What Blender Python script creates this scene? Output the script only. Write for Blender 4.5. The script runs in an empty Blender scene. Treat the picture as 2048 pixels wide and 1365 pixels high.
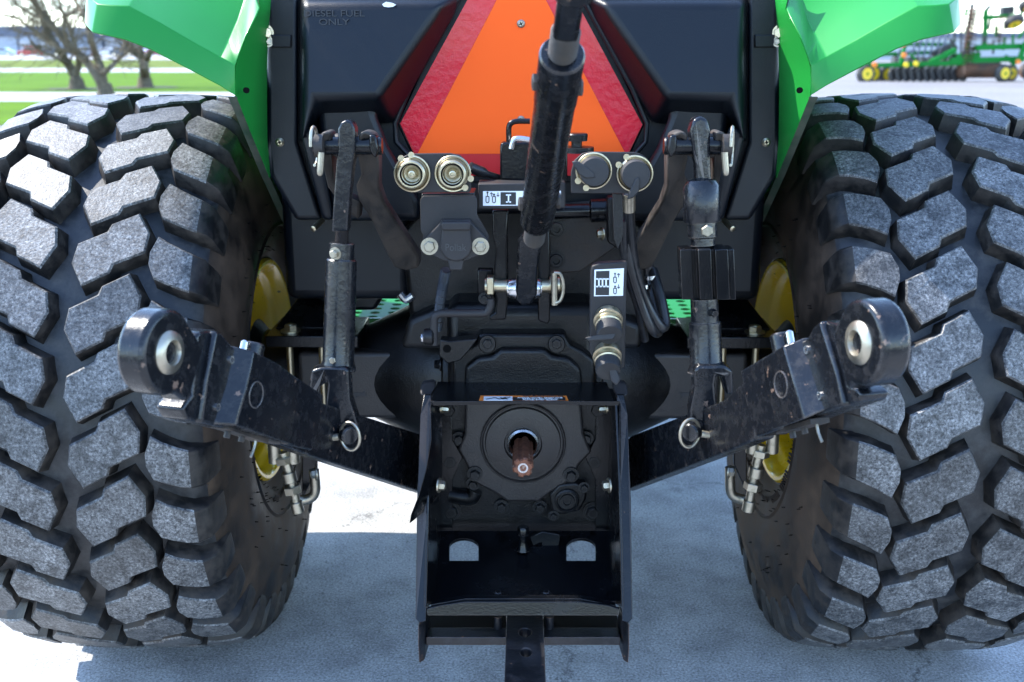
import bpy, bmesh, math, random
from mathutils import Vector, Matrix, Quaternion
V = Vector
rad = math.radians

# ------------------------------------------------------------------ camera, sky, sun, exposure
F = 2150.0; HOR = 100.0; VPX = 1046.0          # focal length in photo pixels, horizon row, vanishing column
PITCH = math.atan((682.5 - HOR) / F)
YAW = math.atan((VPX - 1024) * math.cos(PITCH) / F)
CAM = V((0.0, -2.0275, 1.1376))
scene = bpy.context.scene
cam_data = bpy.data.cameras.new('camera'); cam = bpy.data.objects.new('camera', cam_data)
scene.collection.objects.link(cam); scene.camera = cam
cam.location = CAM; cam.rotation_euler = (math.pi / 2 - PITCH, 0, YAW)
cam_data.sensor_width = 36; cam_data.lens = F / 2048 * 36
cam_data.clip_start = 0.02; cam_data.clip_end = 3000
cam_data.dof.use_dof = True; cam_data.dof.focus_distance = 1.62; cam_data.dof.aperture_fstop = 6.3
FWD = V((-math.sin(YAW) * math.cos(PITCH), math.cos(YAW) * math.cos(PITCH), -math.sin(PITCH)))
RT = V((math.cos(YAW), math.sin(YAW), 0)); UP = RT.cross(FWD)

SUN_EL = 50.0; SUN_AZ = 67.0                    # degrees above horizon; degrees left of straight ahead
sdir = V((-math.sin(rad(SUN_AZ)) * math.cos(rad(SUN_EL)), math.cos(rad(SUN_AZ)) * math.cos(rad(SUN_EL)), math.sin(rad(SUN_EL))))
world = bpy.data.worlds.new('World'); scene.world = world; world.use_nodes = True
nt = world.node_tree
sky = nt.nodes.new('ShaderNodeTexSky'); sky.sky_type = 'NISHITA'; sky.sun_disc = False
sky.sun_elevation = rad(SUN_EL); sky.sun_rotation = rad(-SUN_AZ); sky.altitude = 200; sky.dust_density = 0.1; sky.ozone_density = 5.0
hs = nt.nodes.new('ShaderNodeHueSaturation'); hs.inputs['Saturation'].default_value = 0.94
nt.links.new(sky.outputs[0], hs.inputs['Color']); nt.links.new(hs.outputs[0], nt.nodes['Background'].inputs[0]); nt.nodes['Background'].inputs[1].default_value = 0.15
sl = bpy.data.lights.new('sun', 'SUN'); sl.energy = 2.0; sl.angle = rad(0.5); sl.color = (1.0, 0.95, 0.87)
sun = bpy.data.objects.new('sun', sl); scene.collection.objects.link(sun)
sun.rotation_euler = sdir.to_track_quat('Z', 'Y').to_euler()
vs = scene.view_settings
vs.view_transform = 'Standard'; vs.look = 'None'; vs.gamma = 1.0; vs.use_curve_mapping = False; vs.exposure = 2.45
scene.cycles.use_denoising = True
scene.cycles.max_bounces = 8

# ------------------------------------------------------------------ pixel -> place helpers (a pixel gives a direction; the plane gives the distance)
def ray(x, y): return FWD + RT * ((x - 1024) / F) + UP * ((682.5 - y) / F)
def P(x, y, Y):
    r = ray(x, y); return CAM + r * ((Y - CAM.y) / r.y)
def PX(x, y, X):
    r = ray(x, y); return CAM + r * ((X - CAM.x) / r.x)
def PZ(x, y, Z=0.0):
    r = ray(x, y); return CAM + r * ((Z - CAM.z) / r.z)
def PN(x, y, o, n):
    r = ray(x, y); return CAM + r * ((o - CAM).dot(n) / r.dot(n))
def col_of(p):
    d = p - CAM; return 1024 + F * d.dot(RT) / d.dot(FWD)
def mpp(Y):                                    # metres per photo pixel at depth plane Y (near the middle of the frame)
    return (Y - CAM.y) / math.cos(PITCH) / F
def M(x): return 2 * VPX - x
COL = scene.collection
random.seed(7)

# ------------------------------------------------------------------ materials
MATS = {}
def ramp(n, stops):
    cr = n.color_ramp
    while len(cr.elements) < len(stops): cr.elements.new(0.5)
    for e, (p, c) in zip(cr.elements, stops):
        e.position = p; e.color = (c, c, c, 1) if not isinstance(c, tuple) else (c + (1,) if len(c) == 3 else c)
def pmat(name, base, rough=0.5, metal=0.0, coat=0.0, coat_rough=0.05, spec=0.5, var=0.0, var_scale=8.0,
         dust=None, dust_amt=0.0, dust_scale=12.0, dust_lo=0.45, chips=None, chip_thr=0.7, chip_scale=30.0,
         bump=0.0, bump_scale=200.0, bump2=0.0, bump2_scale=20.0, rough_var=0.0, edge=None, edge_r=0.003):
    m = bpy.data.materials.new(name); m.use_nodes = True; MATS[name] = m
    t = m.node_tree; L = t.links; b = t.nodes['Principled BSDF']
    b.inputs['Base Color'].default_value = base + (1,); b.inputs['Roughness'].default_value = rough
    b.inputs['Metallic'].default_value = metal; b.inputs['Coat Weight'].default_value = coat
    b.inputs['Coat Roughness'].default_value = coat_rough; b.inputs['Specular IOR Level'].default_value = spec
    geo = t.nodes.new('ShaderNodeNewGeometry')
    def noise(scale, detail=4.0, rg=0.55):
        n = t.nodes.new('ShaderNodeTexNoise'); n.inputs['Scale'].default_value = scale
        n.inputs['Detail'].default_value = detail; n.inputs['Roughness'].default_value = rg
        L.new(geo.outputs['Position'], n.inputs['Vector']); return n
    cur = None
    def mix(fac, c):
        nonlocal cur
        x = t.nodes.new('ShaderNodeMix'); x.data_type = 'RGBA'
        if cur is None: x.inputs[6].default_value = base + (1,)
        else: L.new(cur, x.inputs[6])
        x.inputs[7].default_value = c + (1,); L.new(fac, x.inputs[0]); cur = x.outputs[2]
    rfac = None
    if var:
        n = noise(var_scale); r = t.nodes.new('ShaderNodeValToRGB'); ramp(r, [(0.3, 0.0), (0.75, var)])
        L.new(n.outputs[0], r.inputs[0]); mix(r.outputs[0], tuple(min(1, c * 1.9 + 0.01) for c in base))
    if dust:
        n = noise(dust_scale, 7.0, 0.68); r = t.nodes.new('ShaderNodeValToRGB'); ramp(r, [(dust_lo, 0.0), (dust_lo + 0.3, dust_amt)])
        L.new(n.outputs[0], r.inputs[0]); mix(r.outputs[0], dust); rfac = r.outputs[0]
    if chips:
        n = noise(chip_scale, 5.0, 0.6); r = t.nodes.new('ShaderNodeValToRGB'); ramp(r, [(chip_thr, 0.0), (chip_thr + 0.025, 1.0)])
        L.new(n.outputs[0], r.inputs[0]); mix(r.outputs[0], chips)
    if edge:
        be = t.nodes.new('ShaderNodeBevel'); be.samples = 4; be.inputs['Radius'].default_value = edge_r
        dp = t.nodes.new('ShaderNodeVectorMath'); dp.operation = 'DOT_PRODUCT'; L.new(be.outputs[0], dp.inputs[0]); L.new(geo.outputs['True Normal'], dp.inputs[1])
        n = noise(70.0, 6.0, 0.7); ad = t.nodes.new('ShaderNodeMath'); ad.operation = 'MULTIPLY_ADD'; L.new(n.outputs[0], ad.inputs[0]); ad.inputs[1].default_value = -0.55; L.new(dp.outputs['Value'], ad.inputs[2])
        r = t.nodes.new('ShaderNodeValToRGB'); ramp(r, [(0.52, 1.0), (0.62, 0.0)]); L.new(ad.outputs[0], r.inputs[0]); mix(r.outputs[0], edge)
    if cur is not None: L.new(cur, b.inputs['Base Color'])
    if rfac is not None or rough_var:
        ma = t.nodes.new('ShaderNodeMath'); ma.operation = 'MULTIPLY_ADD'
        if rfac is None:
            n = noise(18.0); L.new(n.outputs[0], ma.inputs[0]); ma.inputs[1].default_value = rough_var; ma.inputs[2].default_value = max(0, rough - rough_var / 2)
        else:
            L.new(rfac, ma.inputs[0]); ma.inputs[1].default_value = 0.45; ma.inputs[2].default_value = rough
        L.new(ma.outputs[0], b.inputs['Roughness'])
    if bump or bump2:
        prev = None
        for s, sc, dist in ((bump2, bump2_scale, 0.004), (bump, bump_scale, 0.0012)):
            if not s: continue
            n = noise(sc, 3.0); bp = t.nodes.new('ShaderNodeBump'); bp.inputs['Strength'].default_value = s; bp.inputs['Distance'].default_value = dist
            L.new(n.outputs[0], bp.inputs['Height'])
            if prev: L.new(prev.outputs[0], bp.inputs['Normal'])
            prev = bp
        L.new(prev.outputs[0], b.inputs['Normal'])
    return m

DUSTC = (0.16, 0.125, 0.095)
pmat('black_paint', (0.002, 0.0025, 0.0035), 0.22, spec=0.34, edge=(0.055, 0.045, 0.04), edge_r=0.0022, dust=(0.02, 0.019, 0.019), dust_amt=0.4, dust_scale=14, dust_lo=0.5,
     chips=(0.11, 0.06, 0.035), chip_thr=0.735, chip_scale=55, bump=0.25, bump_scale=260, rough_var=0.2)
pmat('arm_paint', (0.005, 0.006, 0.008), 0.23, spec=0.45, edge=(0.11, 0.095, 0.085), edge_r=0.004, dust=(0.04, 0.037, 0.036), dust_amt=0.4, dust_scale=70, dust_lo=0.47,
     chips=(0.15, 0.10, 0.075), chip_thr=0.665, chip_scale=62, bump=0.3, bump_scale=180, rough_var=0.2)
pmat('cast_black', (0.0028, 0.0029, 0.0034), 0.32, spec=0.36, edge=(0.03, 0.029, 0.029), edge_r=0.004, dust=(0.022, 0.0185, 0.017), dust_amt=0.55, dust_scale=9, dust_lo=0.45,  # edge tint paints highlights along the casting edges
     bump=0.5, bump_scale=330, bump2=0.15, bump2_scale=60)
pmat('dusty_iron', (0.013, 0.0115, 0.0105), 0.5, dust=(0.065, 0.049, 0.037), dust_amt=0.8, dust_scale=16, dust_lo=0.38,
     chips=(0.13, 0.07, 0.035), chip_thr=0.72, chip_scale=40, bump=0.5, bump_scale=240)
pmat('tank_plastic', (0.002, 0.0035, 0.006), 0.32, spec=0.33, dust=(0.008, 0.008, 0.008), dust_amt=0.4, dust_scale=5, dust_lo=0.5, bump=0.35, bump_scale=900)
pmat('matte_plastic', (0.026, 0.0235, 0.0235), 0.5, spec=0.3, dust=(0.045, 0.04, 0.036), dust_amt=0.5, dust_scale=30, dust_lo=0.5, bump=0.2, bump_scale=700)
pmat('cap_rubber', (0.018, 0.017, 0.0175), 0.6, dust=(0.06, 0.055, 0.05), dust_amt=0.6, dust_scale=50, dust_lo=0.45, bump=0.3, bump_scale=500)
pmat('hose_rubber', (0.010, 0.010, 0.012), 0.3, dust=(0.06, 0.055, 0.05), dust_amt=0.5, dust_scale=25)
pmat('green_paint', (0.012, 0.20, 0.028), 0.33, coat=0.12, coat_rough=0.06, spec=0.25, var=0.15, var_scale=4, bump=0.05, bump_scale=400)
pmat('imp_green', (.004, .17, .022), .5, spec=.15)
pmat('green_edge', (0.03, 0.06, 0.04), 0.5, dust=(0.14, 0.13, 0.11), dust_amt=0.7, dust_scale=20, dust_lo=0.4)
pmat('yellow_paint', (1.0, 0.63, 0.015), 0.26, coat=0.4, dust=(0.3, 0.17, 0.03), dust_amt=0.25, dust_scale=9, dust_lo=0.52,
     chips=(0.05, 0.035, 0.02), chip_thr=0.69, chip_scale=70)
pmat('zinc', (0.40, 0.365, 0.29), 0.38, 1.0, dust=(0.14, 0.11, 0.07), dust_amt=0.8, dust_scale=60, dust_lo=0.5, bump=0.15, bump_scale=300)
pmat('yellow_zinc', (0.50, 0.44, 0.31), 0.34, 1.0, dust=(0.3, 0.2, 0.1), dust_amt=0.6, dust_scale=60, dust_lo=0.5, bump=0.15, bump_scale=300)
pmat('steel', (0.55, 0.55, 0.56), 0.25, 1.0, dust=(0.15, 0.11, 0.08), dust_amt=0.6, dust_scale=70, dust_lo=0.52)
pmat('rusty_steel', (0.20, 0.075, 0.04), 0.55, 0.35, dust=(0.05, 0.03, 0.025), dust_amt=0.8, dust_scale=60, dust_lo=0.45,
     chips=(0.32, 0.22, 0.17), chip_thr=0.62, chip_scale=90, bump=0.5, bump_scale=300)
pmat('drawbar_steel', (0.006, 0.007, 0.009), 0.30, edge=(0.13, 0.07, 0.045), edge_r=0.003, dust=(0.05, 0.045, 0.05), dust_amt=0.6, dust_scale=30, chips=(0.16, 0.075, 0.04), chip_thr=0.66, chip_scale=60, bump=0.4, bump_scale=180)
pmat('cast_brown', (0.022, 0.0185, 0.0175), 0.38, dust=(0.042, 0.034, 0.03), dust_amt=0.5, dust_scale=11, bump=0.5, bump_scale=300, bump2=0.12, bump2_scale=60)
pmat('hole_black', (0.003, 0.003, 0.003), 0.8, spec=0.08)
pmat('smv_orange', (1.0, 0.112, 0.010), 0.6, spec=0.2, var=0.04, var_scale=20)
m = pmat('smv_red', (0.60, 0.004, 0.022), 0.25, coat=0.25, coat_rough=0.08, spec=0.3, bump=0.15, bump_scale=700, bump2=0.35, bump2_scale=80)
pmat('smv_red_plain', (0.55, 0.006, 0.008), 0.45)
pmat('label_white', (0.78, 0.80, 0.82), 0.4, chips=(0.2, 0.2, 0.2), chip_thr=0.74, chip_scale=120)
pmat('label_black', (0.015, 0.016, 0.02), 0.4)
pmat('label_orange', (0.85, 0.22, 0.03), 0.4, dust=(0.3, 0.1, 0.03), dust_amt=0.5, dust_scale=80)
pmat('emboss_grey', (0.05, 0.048, 0.047), 0.6)
pmat('emboss_black', (0.020, 0.021, 0.024), 0.5)
pmat('rubber_base', (0.010, 0.011, 0.0125), 0.38, spec=0.4, dust=(0.075, 0.072, 0.070), dust_amt=0.85, dust_scale=20, dust_lo=0.44, bump=0.2, bump_scale=150)
pmat('rubber_side', (0.007, 0.006, 0.0055), 0.48, spec=0.25, dust=(0.10, 0.066, 0.044), dust_amt=0.9, dust_scale=7, dust_lo=0.38, chips=(0.008, 0.008, 0.008), chip_thr=0.71, chip_scale=80, bump=0.25, bump_scale=220)
pmat('rubber_lug_side', (0.008, 0.0078, 0.008), 0.42, spec=0.33, dust=(0.065, 0.052, 0.042), dust_amt=0.75, dust_scale=30, dust_lo=0.42, bump=0.3, bump_scale=200)
# worn lug faces: fine grey speckle
m = pmat('rubber_worn', (0.05, 0.052, 0.056), 0.52, bump=0.45, bump_scale=260, bump2=0.15, bump2_scale=90)
t = m.node_tree; L = t.links; b = t.nodes['Principled BSDF']; geo = t.nodes.new('ShaderNodeNewGeometry')
def nz(t, geo, s, d=6, r=0.65):
    n = t.nodes.new('ShaderNodeTexNoise'); n.inputs['Scale'].default_value = s; n.inputs['Detail'].default_value = d; n.inputs['Roughness'].default_value = r
    t.links.new(geo.outputs['Position'], n.inputs['Vector']); return n
n1 = nz(t, geo, 230, 6, 0.75); n2 = nz(t, geo, 14, 4, 0.6)
r1 = t.nodes.new('ShaderNodeValToRGB'); ramp(r1, [(0.38, (0.018, 0.018, 0.020)), (0.46, (0.085, 0.085, 0.085)), (0.55, (0.14, 0.139, 0.137)), (0.64, (0.27, 0.267, 0.262))])
r2 = t.nodes.new('ShaderNodeValToRGB'); ramp(r2, [(0.3, 0.6), (0.65, 1.0)])
mx = t.nodes.new('ShaderNodeMix'); mx.data_type = 'RGBA'; mx.blend_type = 'MULTIPLY'; mx.inputs[0].default_value = 1
L.new(n1.outputs[0], r1.inputs[0]); L.new(n2.outputs[0], r2.inputs[0]); L.new(r1.outputs[0], mx.inputs[6]); L.new(r2.outputs[0], mx.inputs[7]); 
oi = t.nodes.new('ShaderNodeObjectInfo'); rr = t.nodes.new('ShaderNodeMapRange'); rr.inputs[3].default_value = 0.72; rr.inputs[4].default_value = 1.2; L.new(oi.outputs['Random'], rr.inputs[0])
n3 = nz(t, geo, 42, 5, 0.7); r3 = t.nodes.new('ShaderNodeValToRGB'); ramp(r3, [(0.36, 0.45), (0.5, 1.0), (0.72, 1.35)]); L.new(n3.outputs[0], r3.inputs[0])
m2 = t.nodes.new('ShaderNodeVectorMath'); m2.operation = 'SCALE'; L.new(mx.outputs[2], m2.inputs[0]); L.new(rr.outputs[0], m2.inputs['Scale'])
m3 = t.nodes.new('ShaderNodeVectorMath'); m3.operation = 'MULTIPLY'; L.new(m2.outputs[0], m3.inputs[0]); L.new(r3.outputs[0], m3.inputs[1]); L.new(m3.outputs[0], b.inputs['Base Color'])

def surf(name, stops, scale, big=None, rough=0.85, bump=0.3, bump_scale=60.0, crack=0.0):
    m = bpy.data.materials.new(name); m.use_nodes = True; MATS[name] = m; t = m.node_tree; L = t.links; b = t.nodes['Principled BSDF']
    geo = t.nodes.new('ShaderNodeNewGeometry'); b.inputs['Roughness'].default_value = rough; b.inputs['Specular IOR Level'].default_value = 0.05 if 'grass' in name else 0.2
    n = nz(t, geo, scale, 8, 0.7); r = t.nodes.new('ShaderNodeValToRGB'); ramp(r, stops); L.new(n.outputs[0], r.inputs[0]); cur = r.outputs[0]
    for sc, lo, hi, a in (big or []):
        n2 = nz(t, geo, sc, 5, 0.6); r2 = t.nodes.new('ShaderNodeValToRGB'); ramp(r2, [(lo, a), (hi, 1.0)]); L.new(n2.outputs[0], r2.inputs[0])
        mx = t.nodes.new('ShaderNodeMix'); mx.data_type = 'RGBA'; mx.blend_type = 'MULTIPLY'; mx.inputs[0].default_value = 1
        L.new(cur, mx.inputs[6]); L.new(r2.outputs[0], mx.inputs[7]); cur = mx.outputs[2]
    if crack:
        nd = nz(t, geo, 5.0, 6, 0.7); vm = t.nodes.new('ShaderNodeVectorMath'); vm.operation = 'MULTIPLY_ADD'; vm.inputs[1].default_value = (0.35, 0.35, 0.0)
        L.new(nd.outputs['Color'], vm.inputs[0]); L.new(geo.outputs['Position'], vm.inputs[2])
        vo = t.nodes.new('ShaderNodeTexVoronoi'); vo.feature = 'DISTANCE_TO_EDGE'; vo.inputs['Scale'].default_value = crack; L.new(vm.outputs[0], vo.inputs['Vector'])
        rc = t.nodes.new('ShaderNodeValToRGB'); ramp(rc, [(0.0, 0.45), (0.004, 1.0)]); L.new(vo.outputs['Distance'], rc.inputs[0])
        mx = t.nodes.new('ShaderNodeMix'); mx.data_type = 'RGBA'; mx.blend_type = 'MULTIPLY'; mx.inputs[0].default_value = 1; L.new(cur, mx.inputs[6]); L.new(rc.outputs[0], mx.inputs[7]); cur = mx.outputs[2]
    L.new(cur, b.inputs['Base Color'])
    n3 = nz(t, geo, bump_scale, 6, 0.7); bp = t.nodes.new('ShaderNodeBump'); bp.inputs['Strength'].default_value = bump; bp.inputs['Distance'].default_value = 0.004
    L.new(n3.outputs[0], bp.inputs['Height']); L.new(bp.outputs[0], b.inputs['Normal'])
    return m
surf('concrete', [(0.38, (0.22, 0.215, 0.205)), (0.47, (0.41, 0.405, 0.39)), (0.55, (0.49, 0.485, 0.47)), (0.63, (0.70, 0.69, 0.67))], 210,
     big=[(2.3, 0.3, 0.62, 0.72), (9, 0.36, 0.58, 0.78), (75, 0.30, 0.40, 0.6), (5.5, 0.25, 0.34, 0.5)], bump=0.5, bump_scale=120, crack=0.8)
surf('gravel_lot', [(0.3, (0.17, 0.16, 0.155)), (0.7, (0.27, 0.255, 0.25))], 6, big=[(0.25, 0.3, 0.7, 0.75)], bump=0.4, bump_scale=20)
surf('lawn_grass', [(0.25, (0.055, 0.115, 0.002)), (0.5, (0.085, 0.17, 0.003)), (0.75, (0.12, 0.20, 0.006))], 9, big=[(0.5, 0.3, 0.7, 0.7)], bump=1.0, bump_scale=30)
surf('dry_grass', [(0.25, (0.10, 0.14, 0.015)), (0.75, (0.15, 0.18, 0.03))], 5, big=[(0.2, 0.3, 0.7, 0.75)], bump=1.0, bump_scale=30)
surf('walk_concrete', [(0.3, (0.30, 0.29, 0.28)), (0.7, (0.40, 0.39, 0.38))], 8)
surf('dark_ground', [(0.3, (0.045, 0.045, 0.047)), (0.7, (0.085, 0.085, 0.084))], 4)
surf('bark', [(0.3, (0.06, 0.048, 0.032)), (0.7, (0.17, 0.14, 0.09))], 14, bump=0.8, bump_scale=40)
surf('mulch', [(0.3, (0.05, 0.035, 0.025)), (0.7, (0.12, 0.09, 0.07))], 10)

# ------------------------------------------------------------------ mesh helpers
def mk(name, verts, faces, mat, parent=None, bevel=0.0, seg=2, smooth=35.0, mats=None, fm=None, label=None):
    me = bpy.data.meshes.new(name); me.from_pydata([tuple(v) for v in verts], [], faces)
    bm = bmesh.new(); bm.from_mesh(me); bmesh.ops.remove_doubles(bm, verts=bm.verts, dist=1e-6)
    bmesh.ops.recalc_face_normals(bm, faces=bm.faces); bm.to_mesh(me); bm.free()
    for mn in (mats or [mat]): me.materials.append(MATS[mn])
    if fm and len(fm) == len(me.polygons):
        for p, i in zip(me.polygons, fm): p.material_index = i
    if smooth:
        me.polygons.foreach_set('use_smooth', [True] * len(me.polygons)); me.set_sharp_from_angle(angle=rad(smooth))
    o = bpy.data.objects.new(name, me); COL.objects.link(o)
    if parent: o.parent = parent
    if bevel:
        b = o.modifiers.new('bevel', 'BEVEL'); b.width = bevel; b.segments = seg; b.limit_method = 'ANGLE'; b.angle_limit = rad(30); b.harden_normals = False
    if label: o['label'] = label
    return o
class MB:
    def __init__(s): s.v = []; s.f = []
    def add(s, vs, fs):
        k = len(s.v); s.v += [V(v) for v in vs]; s.f += [tuple(i + k for i in f) for f in fs]; return s
    def loft(s, A, B, capA=True, capB=True):
        n = len(A); f = [(i, (i + 1) % n, n + (i + 1) % n, n + i) for i in range(n)]
        if capA: f.append(tuple(range(n)))
        if capB: f.append(tuple(range(2 * n - 1, n - 1, -1)))
        return s.add(list(A) + list(B), f)
    def rings(s, R, cap=True, closed=False):
        n = len(R[0]); vs = [p for r in R for p in r]; f = []
        for k in range(len(R) - 1 + (1 if closed else 0)):
            a = k * n; b = ((k + 1) % len(R)) * n
            f += [(a + i, a + (i + 1) % n, b + (i + 1) % n, b + i) for i in range(n)]
        if cap and not closed: f += [tuple(range(n - 1, -1, -1)), tuple(range((len(R) - 1) * n, len(R) * n))]
        return s.add(vs, f)
    def lathe(s, o, d, prof, n=24, cap=True, ph=0.0):
        d = V(d).normalized(); a = d.orthogonal().normalized() if abs(d.z) > 0.9 else d.cross(V((0, 0, 1))).normalized(); b = d.cross(a)
        R = []
        for t, r in prof:
            R.append([V(o) + d * t + (a * math.cos(ph + 2 * math.pi * i / n) + b * math.sin(ph + 2 * math.pi * i / n)) * r for i in range(n)])
        return s.rings(R, cap)
    def tube(s, pts, r, n=12, sub=6):
        pts = [V(p) for p in pts]
        if len(pts) > 2 and sub > 1:
            q = []
            e = [pts[0] * 2 - pts[1]] + pts + [pts[-1] * 2 - pts[-2]]
            for i in range(1, len(e) - 2):
                for k in range(sub):
                    t = k / sub; a, b, c, d = e[i - 1], e[i], e[i + 1], e[i + 2]
                    q.append(0.5 * ((2 * b) + (c - a) * t + (2 * a - 5 * b + 4 * c - d) * t * t + (3 * b - a - 3 * c + d) * t ** 3))
            q.append(pts[-1]); pts = q
        rr = r if callable(r) else (lambda t: r)
        tg = [(pts[min(i + 1, len(pts) - 1)] - pts[max(i - 1, 0)]).normalized() for i in range(len(pts))]
        a = tg[0].orthogonal().normalized(); R = []
        for i, p in enumerate(pts):
            a = (a - tg[i] * a.dot(tg[i])).normalized(); b = tg[i].cross(a); rad_ = rr(i / (len(pts) - 1))
            R.append([p + (a * math.cos(2 * math.pi * j / n) + b * math.sin(2 * math.pi * j / n)) * rad_ for j in range(n)])
        return s.rings(R)
    def box(s, c, ax, ay, az):
        c = V(c); ax, ay, az = V(ax), V(ay), V(az)
        A = [c - ax - ay - az, c + ax - ay - az, c + ax + ay - az, c - ax + ay - az]
        return s.loft(A, [p + az * 2 for p in A])
    def build(s, name, mat, parent=None, **k): return mk(name, s.v, s.f, mat, parent, **k)
def aabox(x0, x1, y0, y1, z0, z1):
    return MB().box(((x0 + x1) / 2, (y0 + y1) / 2, (z0 + z1) / 2), ((x1 - x0) / 2, 0, 0), (0, (y1 - y0) / 2, 0), (0, 0, (z1 - z0) / 2))
def plate(name, pts, Y, th, mat, parent, bevel=0.002, **k):       # outline in photo pixels on the plane y = Y, thickness forward
    A = [P(x, y, Y) for x, y in pts]; return MB().loft(A, [p + V((0, th, 0)) for p in A]).build(name, mat, parent, bevel=bevel, **k)
def plate3(name, pts, ext, mat, parent, bevel=0.002, **k):         # (x, y, Y) corners
    A = [P(*p) for p in pts]; e = V(ext); return MB().loft(A, [p + e for p in A]).build(name, mat, parent, bevel=bevel, **k)
def holed(outer, holes, ext):                                       # outline with holes, extruded: returns an MB
    bm = bmesh.new(); edges = []
    for loop in [outer] + holes:
        vs = [bm.verts.new(p) for p in loop]
        edges += [bm.edges.new((vs[i], vs[(i + 1) % len(vs)])) for i in range(len(vs))]
    bmesh.ops.triangle_fill(bm, use_beauty=True, use_dissolve=False, edges=edges)
    g = bmesh.ops.extrude_face_region(bm, geom=bm.faces[:]); bmesh.ops.translate(bm, verts=[v for v in g['geom'] if isinstance(v, bmesh.types.BMVert)], vec=V(ext))
    # extrude_face_region keeps the source faces here
    bm.verts.index_update(); mb = MB(); mb.add([v.co.copy() for v in bm.verts], [tuple(v.index for v in f.verts) for f in bm.faces]); bm.free(); return mb
def circ(cx, cy, r, n=24, a0=0.0, a1=360.0): return [(cx + r * math.cos(rad(a0 + (a1 - a0) * i / n)), cy - r * math.sin(rad(a0 + (a1 - a0) * i / n))) for i in range(n)]
def stadium(x0, y0, x1, y1, n=10):
    r = (y1 - y0) / 2; cy = (y0 + y1) / 2
    return [(x0 + r - r * math.sin(math.pi * i / n), cy - r * math.cos(math.pi * i / n)) for i in range(n + 1)] + [(x1 - r + r * math.sin(math.pi * i / n), cy + r * math.cos(math.pi * i / n)) for i in range(n + 1)]
def roundrect(x0, y0, x1, y1, r, n=5):
    out = []
    for cx, cy, a in ((x1 - r, y0 + r, 90), (x0 + r, y0 + r, 180), (x0 + r, y1 - r, 270), (x1 - r, y1 - r, 360)):
        out += [(cx + r * math.cos(rad(a - 0 + 90 * i / n)), cy - r * math.sin(rad(a + 90 * i / n))) for i in range(n + 1)]
    return [(x, y) for x, y in out]
def bolt(c, nrm, r, h, mat, parent, washer=True, name='bolt', socket=False):
    c = V(c); nrm = V(nrm).normalized(); mb = MB()
    if washer: mb.lathe(c - nrm * 0.001, nrm, [(0, r * 1.5), (h * 0.25, r * 1.5)], 20)
    if socket: mb.lathe(c, nrm, [(0, r), (h * 0.9, r), (h, r * 0.92), (h, r * 0.55), (h * 0.5, r * 0.5)], 20)
    else: mb.lathe(c, nrm, [(0, r), (h * 0.85, r), (h, r * 0.86)], 6, ph=random.uniform(0, 1)); mb.lathe(c + nrm * h, nrm, [(-0.001, r * 0.62), (0.0006, r * 0.58)], 16)
    return mb.build(name, mat, parent, smooth=25)
REAR = V((0, -1, 0))
def text(name, s, size, o, xd, yd, mat, parent, ext=0.0006, align='CENTER', squash=1.0):
    cu = bpy.data.curves.new(name, 'FONT'); cu.body = s; cu.size = size; cu.extrude = ext; cu.align_x = align; cu.align_y = 'CENTER'
    to = bpy.data.objects.new(name + '_c', cu); COL.objects.link(to)
    dg = bpy.context.evaluated_depsgraph_get(); me = bpy.data.meshes.new_from_object(to.evaluated_get(dg))
    bpy.data.objects.remove(to); bpy.data.curves.remove(cu)
    xd = V(xd).normalized(); yd = V(yd).normalized(); zd = xd.cross(yd)
    me.transform(Matrix(((xd.x * squash, yd.x, zd.x, o[0]), (xd.y * squash, yd.y, zd.y, o[1]), (xd.z * squash, yd.z, zd.z, o[2]), (0, 0, 0, 1))))
    me.materials.clear(); me.materials.append(MATS[mat]); me.name = name
    ob = bpy.data.objects.new(name, me); COL.objects.link(ob); ob.parent = parent; return ob
def thing(name, label, cat, loc=(0, 0, 0), group=None):
    o = bpy.data.objects.new(name, None); COL.objects.link(o); o.location = loc; o['label'] = label; o['category'] = cat
    if group: o['group'] = group
    return o
def struct(o): o['kind'] = 'structure'; return o

# ------------------------------------------------------------------ ground
def sheet(name, pts, z, mat): return struct(mk(name, [(x, y, z) for x, y in pts], [tuple(range(len(pts)))], mat, smooth=0))
sheet('ground', [(-1500, -300), (1500, -300), (1500, 2500), (-1500, 2500)], -0.008, 'gravel_lot')
sheet('concrete_apron', [(-14, -9), (14, -9), (14, 13.5), (-14, 13.5)], 0.0, 'concrete')
sheet('added_dark_ground', [(-200, -60), (200, -60), (200, -3.2), (-200, -3.2)], 0.004, 'dark_ground')  # unseen dark ground added behind the camera to cut bounce light
sheet('near_lawn', [(-160, 15.0), (3.0, 15.0), (6.6, 16.5), (6.9, 21.5), (5.0, 23.0), (-160, 23.0)], 0.0, 'lawn_grass')
sheet('walkway', [(-160, 22.6), (6.0, 22.6), (6.0, 28.6), (-160, 28.6)], -0.004, 'walk_concrete')
sheet('middle_lawn', [(-160, 28.6), (4, 28.6), (4, 56), (-160, 56)], 0.0, 'lawn_grass')
sheet('far_path', [(-250, 56), (4, 56), (4, 69), (-250, 69)], -0.004, 'walk_concrete')
sheet('far_lawn', [(-250, 69), (4, 69), (4, 128), (-250, 128)], 0.0, 'dry_grass')
sheet('parking_lot', [(-400, 128), (4, 128), (4, 260), (-400, 260)], -0.004, 'walk_concrete')

# ------------------------------------------------------------------ the tractor
tractor = thing('tractor', 'black and green compact tractor seen from behind, with orange triangle emblem and raised hitch arms', 'tractor')
T = tractor
R = 0.53; XT = 0.695
AX = V((0, 0, R))

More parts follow.
